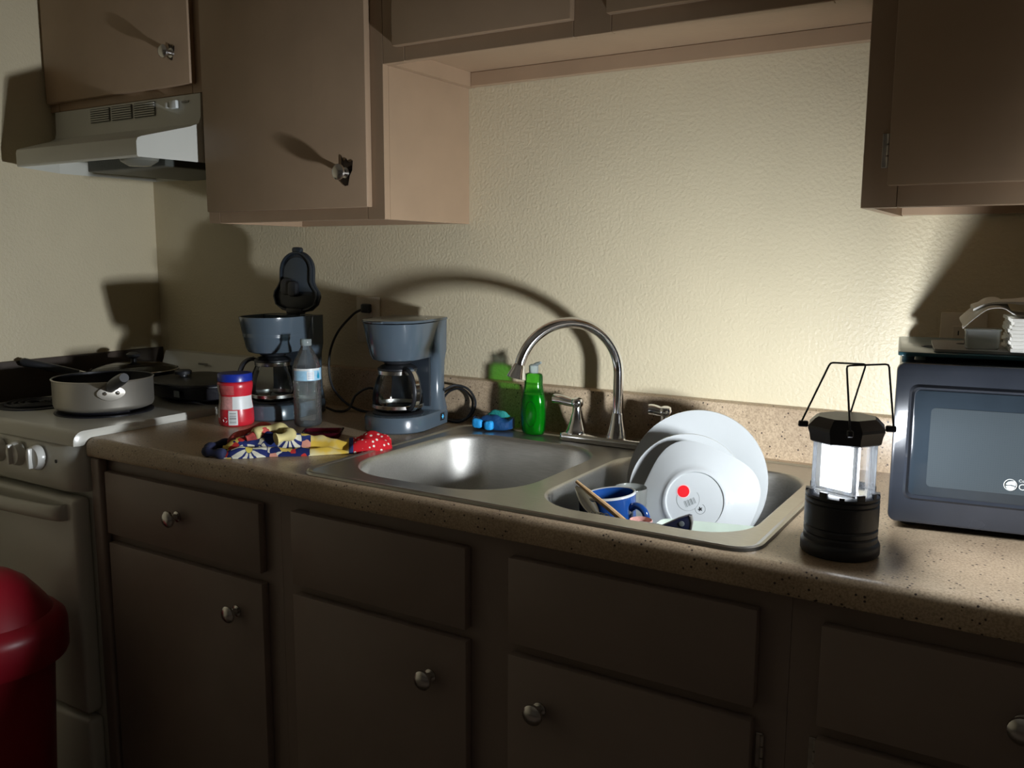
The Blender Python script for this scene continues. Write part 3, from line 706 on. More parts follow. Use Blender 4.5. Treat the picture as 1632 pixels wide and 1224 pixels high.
# ------------------------------------------------------------------ coffee makers
def dloop(w_, yf, yb, z, n=20, rb=.02):
    P = [(w_*math.cos(PI+PI*k/n), yf+w_+w_*math.sin(PI+PI*k/n), z) for k in range(n+1)]
    for cxx, a0 in ((w_-rb, 0), (-w_+rb, 90)):
        for k in range(5):
            a = math.radians(a0+90*k/4); P.append((cxx+rb*math.cos(a), yb-rb+rb*math.sin(a), z))
    return P
def coffee_maker(label, loc, rz, carafe_a, open_lid, led):
    t = thing('coffee_maker', label, 'coffee maker', loc, rz)
    g = G(); g.loft([dloop(.072, -.105, .085, 0), dloop(.076, -.109, .087, .003), dloop(.076, -.109, .087, .030), dloop(.073, -.106, .086, .036), dloop(.068, -.10, .084, .0375)])
    part('base', g, M_maker, t)
    part('warming_plate', G().lathe([(0, .0376), (.056, .0376), (.058, .0395), (.054, .041), (0, .0405)], (0, -.032, 0), 32), M_black, t)
    # column
    def col(w_, y0, z): return [(x, y, z) for x, y in rrect(-w_, w_, y0, .087, .018, 5)]
    g = G(); g.loft([col(.074, .030, .036), col(.068, .040, .06), col(.066, .044, .10), col(.068, .040, .15), col(.073, .020, .175), col(.074, .018, .246)])
    part('column', g, M_maker, t)
    part('column_front', G().box(-.050, .050, .028, .0385, .045, .165, .003), M_mdark, t)
    # hopper
    lv = [(.046, -.078, .158), (.056, -.090, .162), (.060, -.096, .172), (.0665, -.104, .205), (.072, -.110, .236), (.0735, -.1115, .244)]
    loops = [dloop(a, b_, .06, z) for a, b_, z in lv]
    g = G()
    if open_lid:
        loops += [dloop(.0735, -.1115, .06, .247), dloop(.0695, -.1075, .056, .247), dloop(.066, -.104, .054, .200)]
        g.loft(loops, True, False); g.loft([dloop(.0655, -.103, .053, .1995), dloop(.0655, -.103, .053, .2005)])
    else: g.loft(loops)
    part('filter_housing', g, M_maker, t)
    part('drip_spout', G().lathe([(0, .148), (.02, .148), (.03, .152), (.034, .159), (0, .159)], (0, -.032, 0), 20), M_black, t)
    if not open_lid:
        g = G(); g.loft([dloop(.0755, -.1135, .088, .2465), dloop(.0765, -.1145, .089, .2485), dloop(.075, -.113, .088, .2515), dloop(.06, -.098, .075, .2535)])
        part('lid', g, M_maker, t)
        part('lid_tab', G().box(-.012, .012, -.122, -.105, .2465, .2505, .0015), M_maker, t)
    else:
        # lid swung up, seen from its underside
        tilt = Matrix.Translation((0, .066, .2475)) @ Matrix.Rotation(math.radians(-4), 4, 'X') @ Matrix.Rotation(PI/2, 4, 'X')
        def outline(sc_, o=0):
            R = []
            for k in range(41):
                a = PI*k/40
                R.append(((.050-o)*math.cos(a), .107+(.050-o)*math.sin(a)))
            R += [(-.050+o, .080), (-.056+o, .068), (-.0665+o, .055), (-.069+o, .042), (-.062+o, .022), (-.045+o, .008+o), (-.02, .003+o), (.02, .003+o), (.045-o, .008+o), (.062-o, .022), (.069-o, .042), (.0665-o, .055), (.056-o, .068), (.050-o, .080)]
            return R
        l = part('lid', G().prism(outline(1), -.010, .002, .003, M=tilt), M_mdark, t, label='open lid standing upright')
        g = G(); a_, b_ = outline(1, .003), outline(1, .0065)
        g.loft([[tilt @ Vector((x, y, z)) for x, y in P] for P, z in ((a_, .0015), (a_, .009), (b_, .009), (b_, .0015))], False, False)
        part('lid_rim', g, M_mdark, l)
        part('lid_panel', G().prism([(x*.82, .055+(y-.055)*.88) for x, y in outline(1, .004) if y > .05], .002, .0045, .001, M=tilt), pm('lid_panel_grey', (.045, .058, .072), .4), l)
        part('water_spreader', G().prism(rrect(-.040, -.002, .046, .088, .015, 6), .0045, .016, .003, M=tilt).prism(rrect(-.012, .012, .042, .080, .009, 6), .0045, .022, .003, M=tilt), M_black, l)
        part('lid_tab', G().prism(rrect(-.013, .013, .152, .166, .006, 4), -.008, .006, .002, M=tilt), M_mdark, l)
        part('hinge_bracket', G().box(-.022, .022, .052, .075, .246, .262, .003), M_black, l)
    # carafe
    cz = .0412; c = (0, -.032, cz)
    cp = [(.0, .001), (.046, .001), (.053, .004), (.0575, .015), (.0585, .030), (.056, .050), (.049, .072), (.042, .088), (.041, .092), (.044, .098)]
    ca = part('carafe', G().lathe(cp, c, 40), M_glass, t, sharp=60)
    part('chrome_band', G().lathe([(.0578, .010), (.0592, .011), (.0594, .018), (.0584, .019)], c, 40), M_knob, ca)
    part('neck_band', G().lathe([(.0425, .086), (.0445, .087), (.0445, .095), (.0425, .096)], c, 36), M_knob, ca)
    part('carafe_lid', G().lathe([(.0, .112), (.02, .111), (.036, .106), (.045, .1), (.0455, .0965), (.0, .0965)], c, 36), M_black, ca)
    ah = carafe_a
    u = Vector((math.cos(ah), math.sin(ah), 0)); cc = Vector(c)
    path = spline([cc+u*.041+Vector((0, 0, .098)), cc+u*.058+Vector((0, 0, .099)), cc+u*.078+Vector((0, 0, .085)), cc+u*.088+Vector((0, 0, .055)), cc+u*.082+Vector((0, 0, .028)), cc+u*.066+Vector((0, 0, .014)), cc+u*.058+Vector((0, 0, .014))], 6)
    s_ = Vector((-u.y, u.x, 0)); loops = []
    for i, p in enumerate(path):
        d = (path[min(i+1, len(path)-1)]-path[max(i-1, 0)]).normalized(); nn = s_.cross(d)
        loops.append([p+s_*.011*math.cos(a)+nn*.0045*math.sin(a) for a in [2*PI*k/12 for k in range(12)]])
    g = G(); g.loft(loops); hd = part('carafe_handle', g, M_black, ca, sharp=60)
    loops = []
    for i, p in enumerate(path[4:-6]):
        d = (path[i+5]-path[i+3]).normalized(); nn = s_.cross(d); nn = nn if nn.dot(u) > 0 or True else -nn
        sg = 1 if nn.dot(p-(cc+Vector((0, 0, .055)))) > 0 else -1
        loops.append([p+nn*sg*(.0046+dz)+s_*q for q, dz in ((-.0045, 0), (.0045, 0), (.0045, .0012), (-.0045, .0012))])
    g = G(); g.loft(loops); part('handle_trim', g, M_chrome, hd)
    sw = part('power_switch', G().box(.0735, .0775, .030, .052, .012, .030, .002), M_black, t)
    if led: part('switch_light', G().box(.0774, .0784, .037, .045, .0205, .0225).box(.0774, .0784, .0400, .0420, .0165, .0265), M_cyanled, sw)
    return t
cm1 = coffee_maker('grey coffee maker with lid closed, standing just left of the sink', (.487, -.150, ZT+.0006), .17, math.radians(-32), False, True)
cm2 = coffee_maker('grey coffee maker with its lid standing open, behind the water bottle', (.135, -.193, ZT+.0006), .15, math.radians(-165), True, False)
# cords
pl = thing('power_cord', 'black power cord plugged into the wall outlet, hanging to the counter', 'cord', (.25, -.03, 1.175))
part('plug', G().box(.247, .272, -.026, -.0083, 1.163, 1.186, .004), M_black, pl, True).parent = pl
pts = spline([(.250, -.018, 1.172), (.225, -.028, 1.158), (.185, -.045, 1.110), (.165, -.055, 1.05), (.172, -.06, .985), (.205, -.062, .945), (.262, -.065, .921), (.320, -.062, .9185), (.345, -.05, .935), (.300, -.045, .975), (.250, -.05, .955), (.245, -.075, .921), (.232, -.105, .9185), (.214, -.125, .93)], 8)
part('cable', G().tube(pts, .0032, 8), M_black, pl, True)
pts = spline([(.545, -.076, .995), (.560, -.050, 1.004), (.590, -.040, .996), (.612, -.042, .968), (.605, -.048, .938), (.575, -.053, .9185), (.535, -.055, .9185), (.515, -.040, .9185), (.505, -.035, .950), (.530, -.032, .985), (.568, -.032, .993), (.598, -.034, .970), (.592, -.037, .935), (.56, -.040, .9185), (.45, -.04, .9185), (.40, -.045, .9185)], 8)
tag(part('power_cord', G().tube(pts, .0030, 8), M_black), 'black power cord looped beside the closed coffee maker', 'cord')

# ------------------------------------------------------------------ canister
def patch(rf, c, a0, a1, z0, z1, off, n=10, m=6):
    g = G(); L = []
    for j in range(m+1):
        z = z0+(z1-z0)*j/m
        L.append([(c[0]+(rf(z)+off)*math.cos(a0+(a1-a0)*i/n), c[1]+(rf(z)+off)*math.sin(a0+(a1-a0)*i/n), c[2]+z) for i in range(n+1)])
    g.loft(L, False, False, closed=False); return g
def interp(prof):
    def f(z):
        for (r0, z0), (r1, z1) in zip(prof, prof[1:]):
            if z0 <= z <= z1 and z1 > z0: return r0+(r1-r0)*(z-z0)/(z1-z0)
        return prof[-1][0]
    return f
c = (.140, -.345, ZT+.0005)
t = thing('snack_canister', 'red and white plastic canister with a blue screw lid', 'canister', c)
cpf = [(.036, .0), (.0395, .004), (.0405, .012), (.0402, .030), (.0375, .050), (.0358, .062), (.0362, .072), (.0395, .088), (.0400, .098), (.037, .103)]
part('jar', G().lathe([(0, 0)]+cpf+[(0, .103)], c, 40), M_redl, t, True, sharp=60)
part('lid', G().lathe([(.0375, .1032), (.0392, .104), (.0392, .119), (.0375, .1215), (.034, .122), (0, .1215)], c, 40), M_lid, t, True)
rf = interp(cpf); ca_ = math.atan2(-1.746-c[1], 1.761-c[0])
D_ = math.radians
part('label_band', patch(rf, c, ca_-D_(12), ca_+D_(75), .040, .070, .0006), M_whitel, t, True)
part('label_band', patch(rf, c, ca_-D_(60), ca_-D_(12), .040, .070, .0006), M_pink, t, True, label='pink print on the label')
part('label_edge', patch(rf, c, ca_-D_(110), ca_-D_(62), .020, .096, .0007), pm('label_grey', (.48, .42, .38), .4, var=.3, vscale=180), t, True)
part('label_print', patch(rf, c, ca_-D_(55), ca_-D_(5), .074, .096, .0006), pm('faded_red', (.50, .10, .10), .35, var=.2, vscale=120), t, True)
bc = part('barcode_panel', patch(rf, c, ca_-D_(26), ca_+D_(4), .004, .038, .0008), M_whitel, t, True)
for k, w_ in enumerate((1, 2, 1, 1, 3, 1, 2, 1, 1, 2)):
    z = .008+k*.0026
    part('barcode_bar', patch(rf, c, ca_-D_(22), ca_-D_(1), z, z+.0006*w_, .0011, 4, 1), M_blackink, bc, True)
g = G()
for k in range(3):
    a = 2*PI*k/3+PI/2
    q = [(.0052*math.cos(a+d_), .0052*math.sin(a+d_)) for d_ in (-.75, -.25, .3)]
    ctr = Vector((c[0], c[1], c[2]+.016)); aa = ca_-D_(38); u = Vector((math.cos(aa), math.sin(aa), 0)); s_ = Vector((-u.y, u.x, 0))
    g.tube([ctr+u*.0412+s_*x+Vector((0, 0, y)) for x, y in q], .0007, 6)
part('recycling_mark', g, M_whitel, t, True)

# ------------------------------------------------------------------ water bottle
c = (.288, -.262, ZT+.0005)
t = thing('water_bottle', 'clear plastic water bottle with a pale blue label and white cap', 'bottle', c)
bpf = [(.026, 0), (.031, .003), (.0325, .010)]
z = .012
while z < .104: bpf += [(.0327, z), (.0312, z+.0045)]; z += .009
bpf += [(.0325, .108), (.0325, .136), (.0310, .142), (.0265, .156), (.0185, .172), (.0125, .182), (.0115, .186), (.0112, .192)]
part('shell', G().lathe([(0, .004), (.012, .003)]+bpf, c, 36), M_pet, t, True, sharp=50)
part('cap', G().lathe([(.0125, .187), (.0132, .188), (.0132, .200), (.012, .202), (0, .202)], c, 30), M_cap, t, True)
part('water', G().lathe([(0, .006), (.026, .006), (.030, .012), (.0302, .09), (.0302, .098), (0, .098)], c, 30), M_water, t, True)
ca_ = math.atan2(-1.746-c[1], 1.761-c[0])
cyl = lambda z: .0329
part('label', patch(cyl, c, ca_-D_(60), ca_+D_(92), .108, .136, 0, 16, 2), M_cyanl, t, True)
part('label_white_strip', patch(cyl, c, ca_-D_(60), ca_+D_(60), .131, .136, .0003, 16, 1), M_whitel, t, True)
part('label_text_panel', patch(cyl, c, ca_+D_(0), ca_+D_(30), .110, .130, .0003, 6, 1), M_whitel, t, True)
for k in range(4): part('text_line', patch(cyl, c, ca_+D_(4), ca_+D_(26), .1135+k*.004, .1142+k*.004, .0006, 5, 1), M_bluel, t, True)
aa = ca_+D_(50); u = Vector((math.cos(aa), math.sin(aa), 0)); s_ = Vector((-u.y, u.x, 0)); g = G()
dp = [(.0046*math.sin(a)*(1-math.cos(a))*.6, .009*math.cos(a)) for a in [2*PI*k/20 for k in range(20)]]
Md = Matrix(((s_.x, 0, u.x, c[0]+u.x*.0331), (s_.y, 0, u.y, c[1]+u.y*.0331), (0, 1, 0, c[2]+.121), (0, 0, 0, 1)))
part('drop_mark', g.prism(dp, 0, .0005, M=Md), pm('teal_print', (.01, .30, .50), .4), t, True)

# ------------------------------------------------------------------ detergent bottle
c = (.795, -.085, ZD+.0005)
t = thing('dish_soap_bottle', 'green translucent dish soap bottle with clear flip cap behind the sink', 'bottle', c)
def el_(a, b_, z, n=36): return [(c[0]+a*math.cos(2*PI*k/n), c[1]+b_*math.sin(2*PI*k/n), c[2]+z) for k in range(n)]
lv = [(.018, .010, .0), (.025, .016, .002), (.0275, .019, .010), (.0295, .020, .035), (.0300, .020, .055), (.0285, .019, .078), (.0245, .0175, .096), (.0225, .017, .104), (.0215, .0165, .112), (.0215, .0165, .130), (.019, .015, .135), (.012, .011, .137)]
g = G(); g.loft([el_(*q) for q in lv]); part('shell', g, M_green, t, True, sharp=60)
g = G(); g.loft([el_(.010, .010, .137), el_(.010, .010, .140), el_(.0105, .0105, .141), el_(.0105, .0105, .153), el_(.007, .007, .156)])
cp_ = part('cap', g, M_cap, t, True)
part('cap_spout', G().tube([(c[0]+.002, c[1], c[2]+.153), (c[0]+.010, c[1]-.002, c[2]+.158), (c[0]+.020, c[1]-.004, c[2]+.161)], [.005, .004, .003], 10), M_cap, cp_, True)
g = G(); lq = [(a*.9, b_*.88, z+.003 if z < .001 else z) for a, b_, z in lv if z < .09] + [(.0235, .016, .090)]
g.loft([el_(*q) for q in lq]); part('detergent', g, M_liquid, t, True, sharp=60)
# oval ridge on the front of the bottle
part('embossed_oval', G().tube([(c[0]+.004+.014*math.cos(a), c[1]-.0195+.0015*abs(math.cos(a)), c[2]+.048+.028*math.sin(a)) for a in [2*PI*k/30 for k in range(30)]], .0013, 6, closed=True), M_green, t, True)

# ------------------------------------------------------------------ sponges
c = (.690, -.085, ZD+.0004)
t = thing('sponge', 'dark blue sponge block with two bright blue pads and teal scourer, behind the left bowl', 'sponge', c)
def wavy(L, W, H, cx, cyy, cz, amp=.003, seed=0, M=None):
    g = G(); loops = []
    for i in range(13):
        x = -L/2+L*i/12; s = 1-.35*abs(i/6-1)**4; P = []
        for k in range(20):
            a = 2*PI*k/20; yy = W/2*s*math.copysign(abs(math.cos(a))**.5, math.cos(a)); zz = H/2+H/2*s*math.copysign(abs(math.sin(a))**.5, math.sin(a))
            if zz > H*.3: zz += amp*noise.noise(Vector((x*45+seed, yy*45, 0)))*2
            P.append((cx+x, cyy+yy, cz+max(0, zz)))
        loops.append(P)
    g.loft(loops, M=M); return g
Mr = Matrix.Translation(c) @ Matrix.Rotation(.05, 4, 'Z')
part('block', wavy(.095, .045, .030, 0, 0, 0, .006, 3, Mr), M_sponge, t, True, sharp=60)
part('pad', wavy(.024, .014, .021, -.026, -.026, .005, .001, 1, Mr), M_sponge2, t, True, sharp=60)
part('pad', wavy(.020, .014, .021, .004, -.027, .003, .001, 5, Mr), M_sponge2, t, True, sharp=60)
part('scourer', wavy(.050, .028, .010, .012, .004, .029, .006, 9, Mr), M_scour, t, True, sharp=60)

# ------------------------------------------------------------------ patterned cloth
axis = math.atan2(.19, .215)
t = thing('patterned_cloth', 'crumpled navy, red and yellow printed cloth with a red polka dot end', 'cloth', (.470, -.470, ZT+.0006), axis)
def fold_sheet(x0, x1, yc, wid, hgt, seed, n=60, m=22, z0=0, freq=2.3):
    g = G(); loops = []
    for i in range(n+1):
        f = i/n; x = x0+(x1-x0)*f; P = []
        env = (math.sin(PI*min(max(f, .02), .98)))**.35
        w_ = wid(f)*(1+.12*noise.noise(Vector((x*22, seed, 0))))*(.55+.45*env)
        y_c = yc(f)
        for j in range(m+1):
            v = -1+2*j/m; y = y_c+w_*v
            e = max(0, 1-abs(v)**2.4)
            ph = noise.noise(Vector((x*9, y*14, seed)))*1.6
            h = hgt(f)*e*env*(.62+.38*math.sin(v*PI*freq+ph*2.2+seed)+.25*noise.noise(Vector((x*40, y*40, seed+4))))
            P.append((x, y, z0+max(.0012, h)))
        bot = [(p[0], p[1], z0) for p in reversed(P)]
        loops.append(P+bot)
    g.loft(loops); return g
sh = part('cloth_body', fold_sheet(-.150, .110, lambda f: -.006+.012*math.sin(4*f), lambda f: .074-.028*f, lambda f: .043-.013*f, 1.3, z0=0), M_cloth, t, sharp=80)
part('dotted_end', fold_sheet(.092, .185, lambda f: -.004+.010*f, lambda f: .056-.010*f, lambda f: .058-.018*f, 5.1, n=36, freq=1.4), M_cloth, t, sharp=80)
part('twisted_fold', G().tube(spline([(-.135, .010, .012), (-.120, .040, .028), (-.085, .052, .036), (-.06, .035, .040), (-.075, .010, .036), (-.105, -.005, .028)], 7), [.010+.004*math.sin(k*.5) for k in range(36)], 12), pm('red_print_cotton', (.50, .07, .06), .85, var=.5, vscale=45), t, sharp=80)
part('navy_strap', G().tube(spline([(-.140, -.055, .009), (-.172, -.040, .010), (-.180, .0, .009), (-.160, .035, .010), (-.125, .055, .010), (-.10, .06, .010)], 7), [.009+.002*math.sin(k*.9) for k in range(36)], 10), pm('navy_cotton', (.010, .014, .05), .85, var=.4), t, sharp=80)
part('yellow_fold', G().tube(spline([(-.09, .0, .034), (-.06, .018, .042), (-.03, .012, .040), (-.02, -.012, .034), (-.045, -.028, .030)], 7), [.011+.003*math.sin(k*.7) for k in range(29)], 12), pm('yellow_cotton', (.58, .50, .22), .85, var=.2), t, sharp=80)
# maroon glass tray behind the cloth
t = thing('glass_tray', 'small clear-edged dark red tray behind the printed cloth', 'tray', (.415, -.345, ZT+.0005), .6)
g = G(); g.loft([[(x, y, z) for x, y in rrect(-a, a, -b_, b_, .012, 5)] for a, b_, z in ((.036, .024, 0), (.040, .028, .006), (.042, .030, .014), (.040, .028, .014), (.037, .025, .004), (.010, .01, .003))])
part('dish', g, M_maroon, t)
part('rim', G().tube([(x, y, .0145) for x, y in rrect(-.042, .042, -.030, .030, .012, 5)], .0014, 6, closed=True), M_glass, t)

# ------------------------------------------------------------------ dishes in the right bowl
def dish_profile(r, rim_h, well, foot):
    # front (eating) side faces +z
    return [(0, 0), (foot*.97, 0), (foot, -.003), (foot+.003, -.003), (foot+.006, .0), (well, .004), (r*.96, rim_h-.001), (r, rim_h+.001), (r-.001, rim_h+.003), (r*.95, rim_h+.002), (well-.002, .0085), (well-.012, .005), (0, .0045)]
def pose(c, n, spin=0):
    """matrix putting the +z of a dish along n at c"""
    q = Vector(n).normalized().to_track_quat('Z', 'Y').to_matrix().to_4x4(); q.translation = Vector(c); return q @ Matrix.Rotation(spin, 4, 'Z')
ctr = Vector((1.218, -.203, .893))
n1 = Vector((.0, -.94, .33))
t = thing('large_plate', 'largest white dinner plate, leaning hindmost in the right sink bowl', 'plate', tuple(ctr))
part('plate_body', G().lathe(dish_profile(.134, .017, .092, .07), seg=64, M=pose(ctr, n1)), M_plate, t, True, sharp=50)
ctr2 = Vector((1.230, -.285, .893))
t = thing('salad_plate', 'white plate wedged between the large plate and the stickered plate', 'plate', tuple(ctr2))
part('plate_body', G().lathe(dish_profile(.105, .013, .072, .05), seg=56, M=pose(ctr2, (.12, -.93, .30))), M_plate, t, True, sharp=50)
ctr3 = Vector((1.264, -.345, .898)); n3 = Vector((-.10, .93, -.33))
t = thing('stickered_plate', 'white squarish plate showing its underside with a red round sticker', 'plate', tuple(ctr3))
P3 = pose(ctr3, n3)
prf = dish_profile(.100, .014, .064, .050)
def sq(r, z, n=72):
    out = []
    e = 2+1.1*max(0, (r-.05)/.046)
    k0 = 1+.02*(e-2)
    for k in range(n):
        a = 2*PI*k/n; rr = r/((abs(math.cos(a))**e+abs(math.sin(a))**e)**(1/e))*(1-.03*(e-2)); out.append((rr*math.cos(a), rr*math.sin(a), z))
    return out
up_cam = Vector((0, 0, 1))
xl = (P3.to_3x3().inverted() @ Vector((1, 0.45, 0))); spin = math.atan2(xl.y, xl.x)
P3 = P3 @ Matrix.Rotation(spin+math.radians(25), 4, 'Z')
loops = [[P3 @ Vector(p) for p in sq(max(r, .002), z)] for r, z in prf]
g = G(); g.loft(loops); pb = part('plate_body', g, M_plate, t, True, sharp=50)
# flat decals on the underside: a frame with x to the right and y up as seen from the camera side
nn = -n3.normalized(); rt = (Vector((.8515, .5244, 0))-nn*nn.dot(Vector((.8515, .5244, 0)))).normalized(); upv = nn.cross(rt)
def DM(x, y, rot=0, off=.0002):
    o = ctr3+rt*x+upv*y+nn*off
    return Matrix(((rt.x, upv.x, nn.x, o.x), (rt.y, upv.y, nn.y, o.y), (rt.z, upv.z, nn.z, o.z), (0, 0, 0, 1))) @ Matrix.Rotation(rot, 4, 'Z')
def disc(r, n=28): return [(r*math.cos(2*PI*k/n), r*math.sin(2*PI*k/n)) for k in range(n)]
dx0, dy0 = -.0115, .0038
part('printed_circle', G().tube([DM(dx0, dy0) @ Vector((.0195*math.cos(a), .0195*math.sin(a), 0)) for a in [math.radians(-215+250*k/40) for k in range(41)]], .00028, 4), M_ink, t, True)
part('sticker_border', G().prism(disc(.0118), 0, .0003, M=DM(-.0187, .0175)), pm('sticker_pink', (.85, .55, .55), .5), t, True)
part('red_sticker', G().prism(disc(.0102), .0003, .0006, M=DM(-.0187, .0175)), M_redst, t, True)
for k, (x, w_) in enumerate(((-.009, .0006), (-.0068, .0012), (-.0040, .0006), (-.0018, .0014), (.0012, .0007), (.0035, .0016), (.0066, .0006), (.0088, .0010))):
    part('barcode_bar', G().box(x-w_/2, x+w_/2, -.006+.0001*k, .005, 0, .0002, M=DM(dx0+.003, dy0-.005, .35)), M_ink, t, True)
part('printed_ring', G().tube([DM(.0086, -.0134) @ Vector((.0085*math.cos(a), .0085*math.sin(a), 0)) for a in [math.radians(-190+250*k/30) for k in range(31)]], .00035, 4), M_ink, t, True)
g = G()
for a in (20, 100, 150, 230, 300): g.box(-.0009, .0009, 0, .0038, 0, .0002, M=DM(.0086, -.0134, math.radians(a)))
g.prism(disc(.0017, 12), 0, .0002, M=DM(.0086, -.0134)); part('printed_emblem', g, M_blackink, t, True)

# mint tray lying along the front of the right bowl
t = thing('mint_tray', 'pale mint plastic tray lying in front of the plates', 'tray', (1.31, -.485, .862), .05)
Mt = Matrix.Translation((1.318, -.452, .862)) @ Matrix.Rotation(.05, 4, 'Z') @ Matrix.Rotation(-.06, 4, 'Y')
g = G(); g.loft([[Mt @ Vector((x, y, z)) for x, y in rrect(-a, a, -b_, b_, .015, 5)] for a, b_, z in ((.068, .030, 0), (.078, .042, .020), (.081, .045, .022), (.080, .044, .024), (.075, .039, .019), (.065, .028, .003))])
part('tray_body', g, M_mint, t, True)
# upturned pot that carries the mug, and a navy cup beside it
PH = .8233-ZB
t = thing('cooking_pot', 'dark cooking pot standing upside down beneath the blue mug', 'pot', (1.166, -.445, ZB))
part('pot_body', G().lathe([(.052, .0005), (.056, .0005), (.054, .006), (.0525, PH-.008), (.048, PH-.001), (0, PH-.001), (0, PH-.003), (.046, PH-.004), (.050, PH-.01)], (1.164, -.447, ZB), 36), M_navy, t, True)
t = thing('plastic_cup', 'navy plastic cup at the left side of the right sink bowl behind the spoons', 'cup', (1.103, -.400, ZB))
part('cup_body', G().lathe([(0, .0005), (.020, .0005), (.022, .003), (.0285, .136), (.0285, .139), (.027, .138), (.020, .005), (0, .004)], (1.103, -.398, ZB), 32), M_navy, t, True)
# blue mug
mc = Vector((1.166, -.445, .824)); tiltm = Matrix.Translation(mc) @ Matrix.Rotation(math.radians(7), 4, (.3, -1, 0))
t = thing('mug', 'glossy blue mug with a white rim in the sink, wooden spoon beside it', 'mug', tuple(mc))
part('mug_body', G().lathe([(0, 0), (.032, 0), (.0345, .003), (.0375, .030), (.0395, .060), (.0420, .090), (.0425, .094)], seg=40, M=tiltm), M_blue, t, True, sharp=60)
part('mug_rim', G().lathe([(.0425, .094), (.0425, .0965), (.0405, .098), (.0385, .0965)], seg=40, M=tiltm), M_plate, t, True, sharp=80, label='white rim')
part('mug_lining', G().lathe([(.0385, .0965), (.0375, .085), (.034, .020), (.030, .006), (0, .005)], seg=40, M=tiltm), M_blue, t, True, sharp=60)
hp = spline([(.0395, 0, .074), (.052, 0, .080), (.066, 0, .072), (.070, 0, .052), (.062, 0, .034), (.038, 0, .026)], 6)
part('mug_handle', G().tube([tiltm @ Matrix.Rotation(math.radians(-12), 4, 'Z') @ p for p in hp], .0058, 12), M_blue, t, True, sharp=60)
# glass tumbler behind mug
t = thing('glass_tumbler', 'clear glass tumbler rim showing behind the blue mug', 'glass', (1.16, -.355, ZB+.004))
part('tumbler_body', G().lathe([(0, .004), (.020, .004), (.0265, .157), (.0275, .160), (.0285, .157), (.023, .0), (0, .0)], (1.158, -.372, ZB+.004), 36), clear('tumbler_glass', (.9, .93, .9), .35, .05, (.8, .83, .78), .4), t, True)
# patterned glass in front of mug handle
t = thing('printed_cup', 'small clear cup with pink print behind the mug handle', 'cup', (1.222, -.47, .83))
part('cup_body', G().lathe([(0, 0), (.016, 0), (.0185, .065), (.0175, .066), (.015, .003), (0, .002)], (1.229, -.492, .832), 28), M_dullred, t, True)
# pan handle, black with a rivet
t = thing('handled_pan', 'grey saucepan with a black angled handle end poking above the sink rim', 'pan', (1.235, -.53, .87))
A = Vector((1.205, -.502, .880)); B = Vector((1.272, -.500, .908))
wd = Vector((.25, -.97, 0))
part('pan_arm', G().loft([[p+Vector((0, 0, -h)), p+Vector((0, 0, h)), p+wd*.006+Vector((0, 0, h)), p+wd*.006+Vector((0, 0, -h))] for p, h in ((Vector((1.235, -.512, .896)), .006), (Vector((1.265, -.512, .897)), .006), (Vector((1.29, -.512, .895)), .005))]), M_grey, t, True)
poly = [(-.006, -.014), (.002, -.010), (.030, .006), (.046, .013), (.050, .012), (.052, .002), (.050, -.012), (.042, -.018), (.01, -.022)]
Mh = Matrix(((.97, 0, .25, 1.268), (.24, 0, -.97, -.515), (0, 1, 0, .911), (0, 0, 0, 1)))
h = part('pan_handle', G().prism(poly, -.002, .010, .0025, M=Mh), M_navy, t, True)
part('rivet', G().lathe([(.0042, 0), (.0040, .001), (0, .0016)], seg=16, M=Mh @ Matrix.Translation((.036, -.001, .010))), M_ink, h, True)
part('handle_trim', G().prism([(.0465, .0125), (.0505, .0118), (.0525, .002), (.0508, -.010), (.0478, -.010), (.0495, .002)], -.001, .0108, .0008, M=Mh), M_grey, h, True)
part('pan_cup', G().lathe([(0, 0), (.030, 0), (.034, .030), (.032, .031), (.028, .004), (0, .003)], (1.285, -.500, .845), 28), M_grey, t, True)
# wooden spoon and spatula
t = thing('wooden_spoon', 'pale wooden spoon leaning out of the sink across the blue mug', 'spoon', (1.15, -.48, .85))
part('spoon_handle', G().tube([(1.112, -.487, .942), (1.142, -.498, .930), (1.185, -.512, .913), (1.24, -.532, .890)], [.0028, .0042, .0048, .0050], 10), M_wood, t, True)
t = thing('metal_spoon', 'steel serving spoon leaning beside the wooden spoon', 'spoon', (1.14, -.48, .85))
g = G(); loops = []
A = Vector((1.105, -.476, .930)); B = Vector((1.172, -.505, .885)); dd = B-A; sd = dd.cross(Vector((-.2, -.9, .4))).normalized(); up_ = sd.cross(dd).normalized()
for k in range(15):
    f = k/14; wv = .0012+.0105*math.sin(PI*min(1, f*1.15+.02))**.8 if f < .84 else .004
    p = A+dd*f; loops.append([p+sd*wv*math.cos(a)+up_*(.0012*math.sin(a)-.004*math.sin(PI*f)*(1-abs(math.cos(a)))) for a in [2*PI*j/12 for j in range(12)]])
g.loft(loops); part('spoon_bowl', g, M_steel2, t, True, sharp=60)
part('spoon_handle', G().tube([B, B+dd.normalized()*.03, B+dd.normalized()*.07], .003, 8), M_steel2, t, True)
t = thing('whisk', 'thin wire utensil loop lying beside the spoons in the sink', 'utensil', (1.17, -.515, .87))
for q in (-.012, -.004, .004, .012):
    part('wire', G().tube(spline([(1.160, -.52, .895), (1.165+q, -.515, .905), (1.176+q, -.518, .900), (1.184+q*.3, -.526, .880), (1.19, -.53, .86)], 5), .0010, 6), M_steel2, t, True)

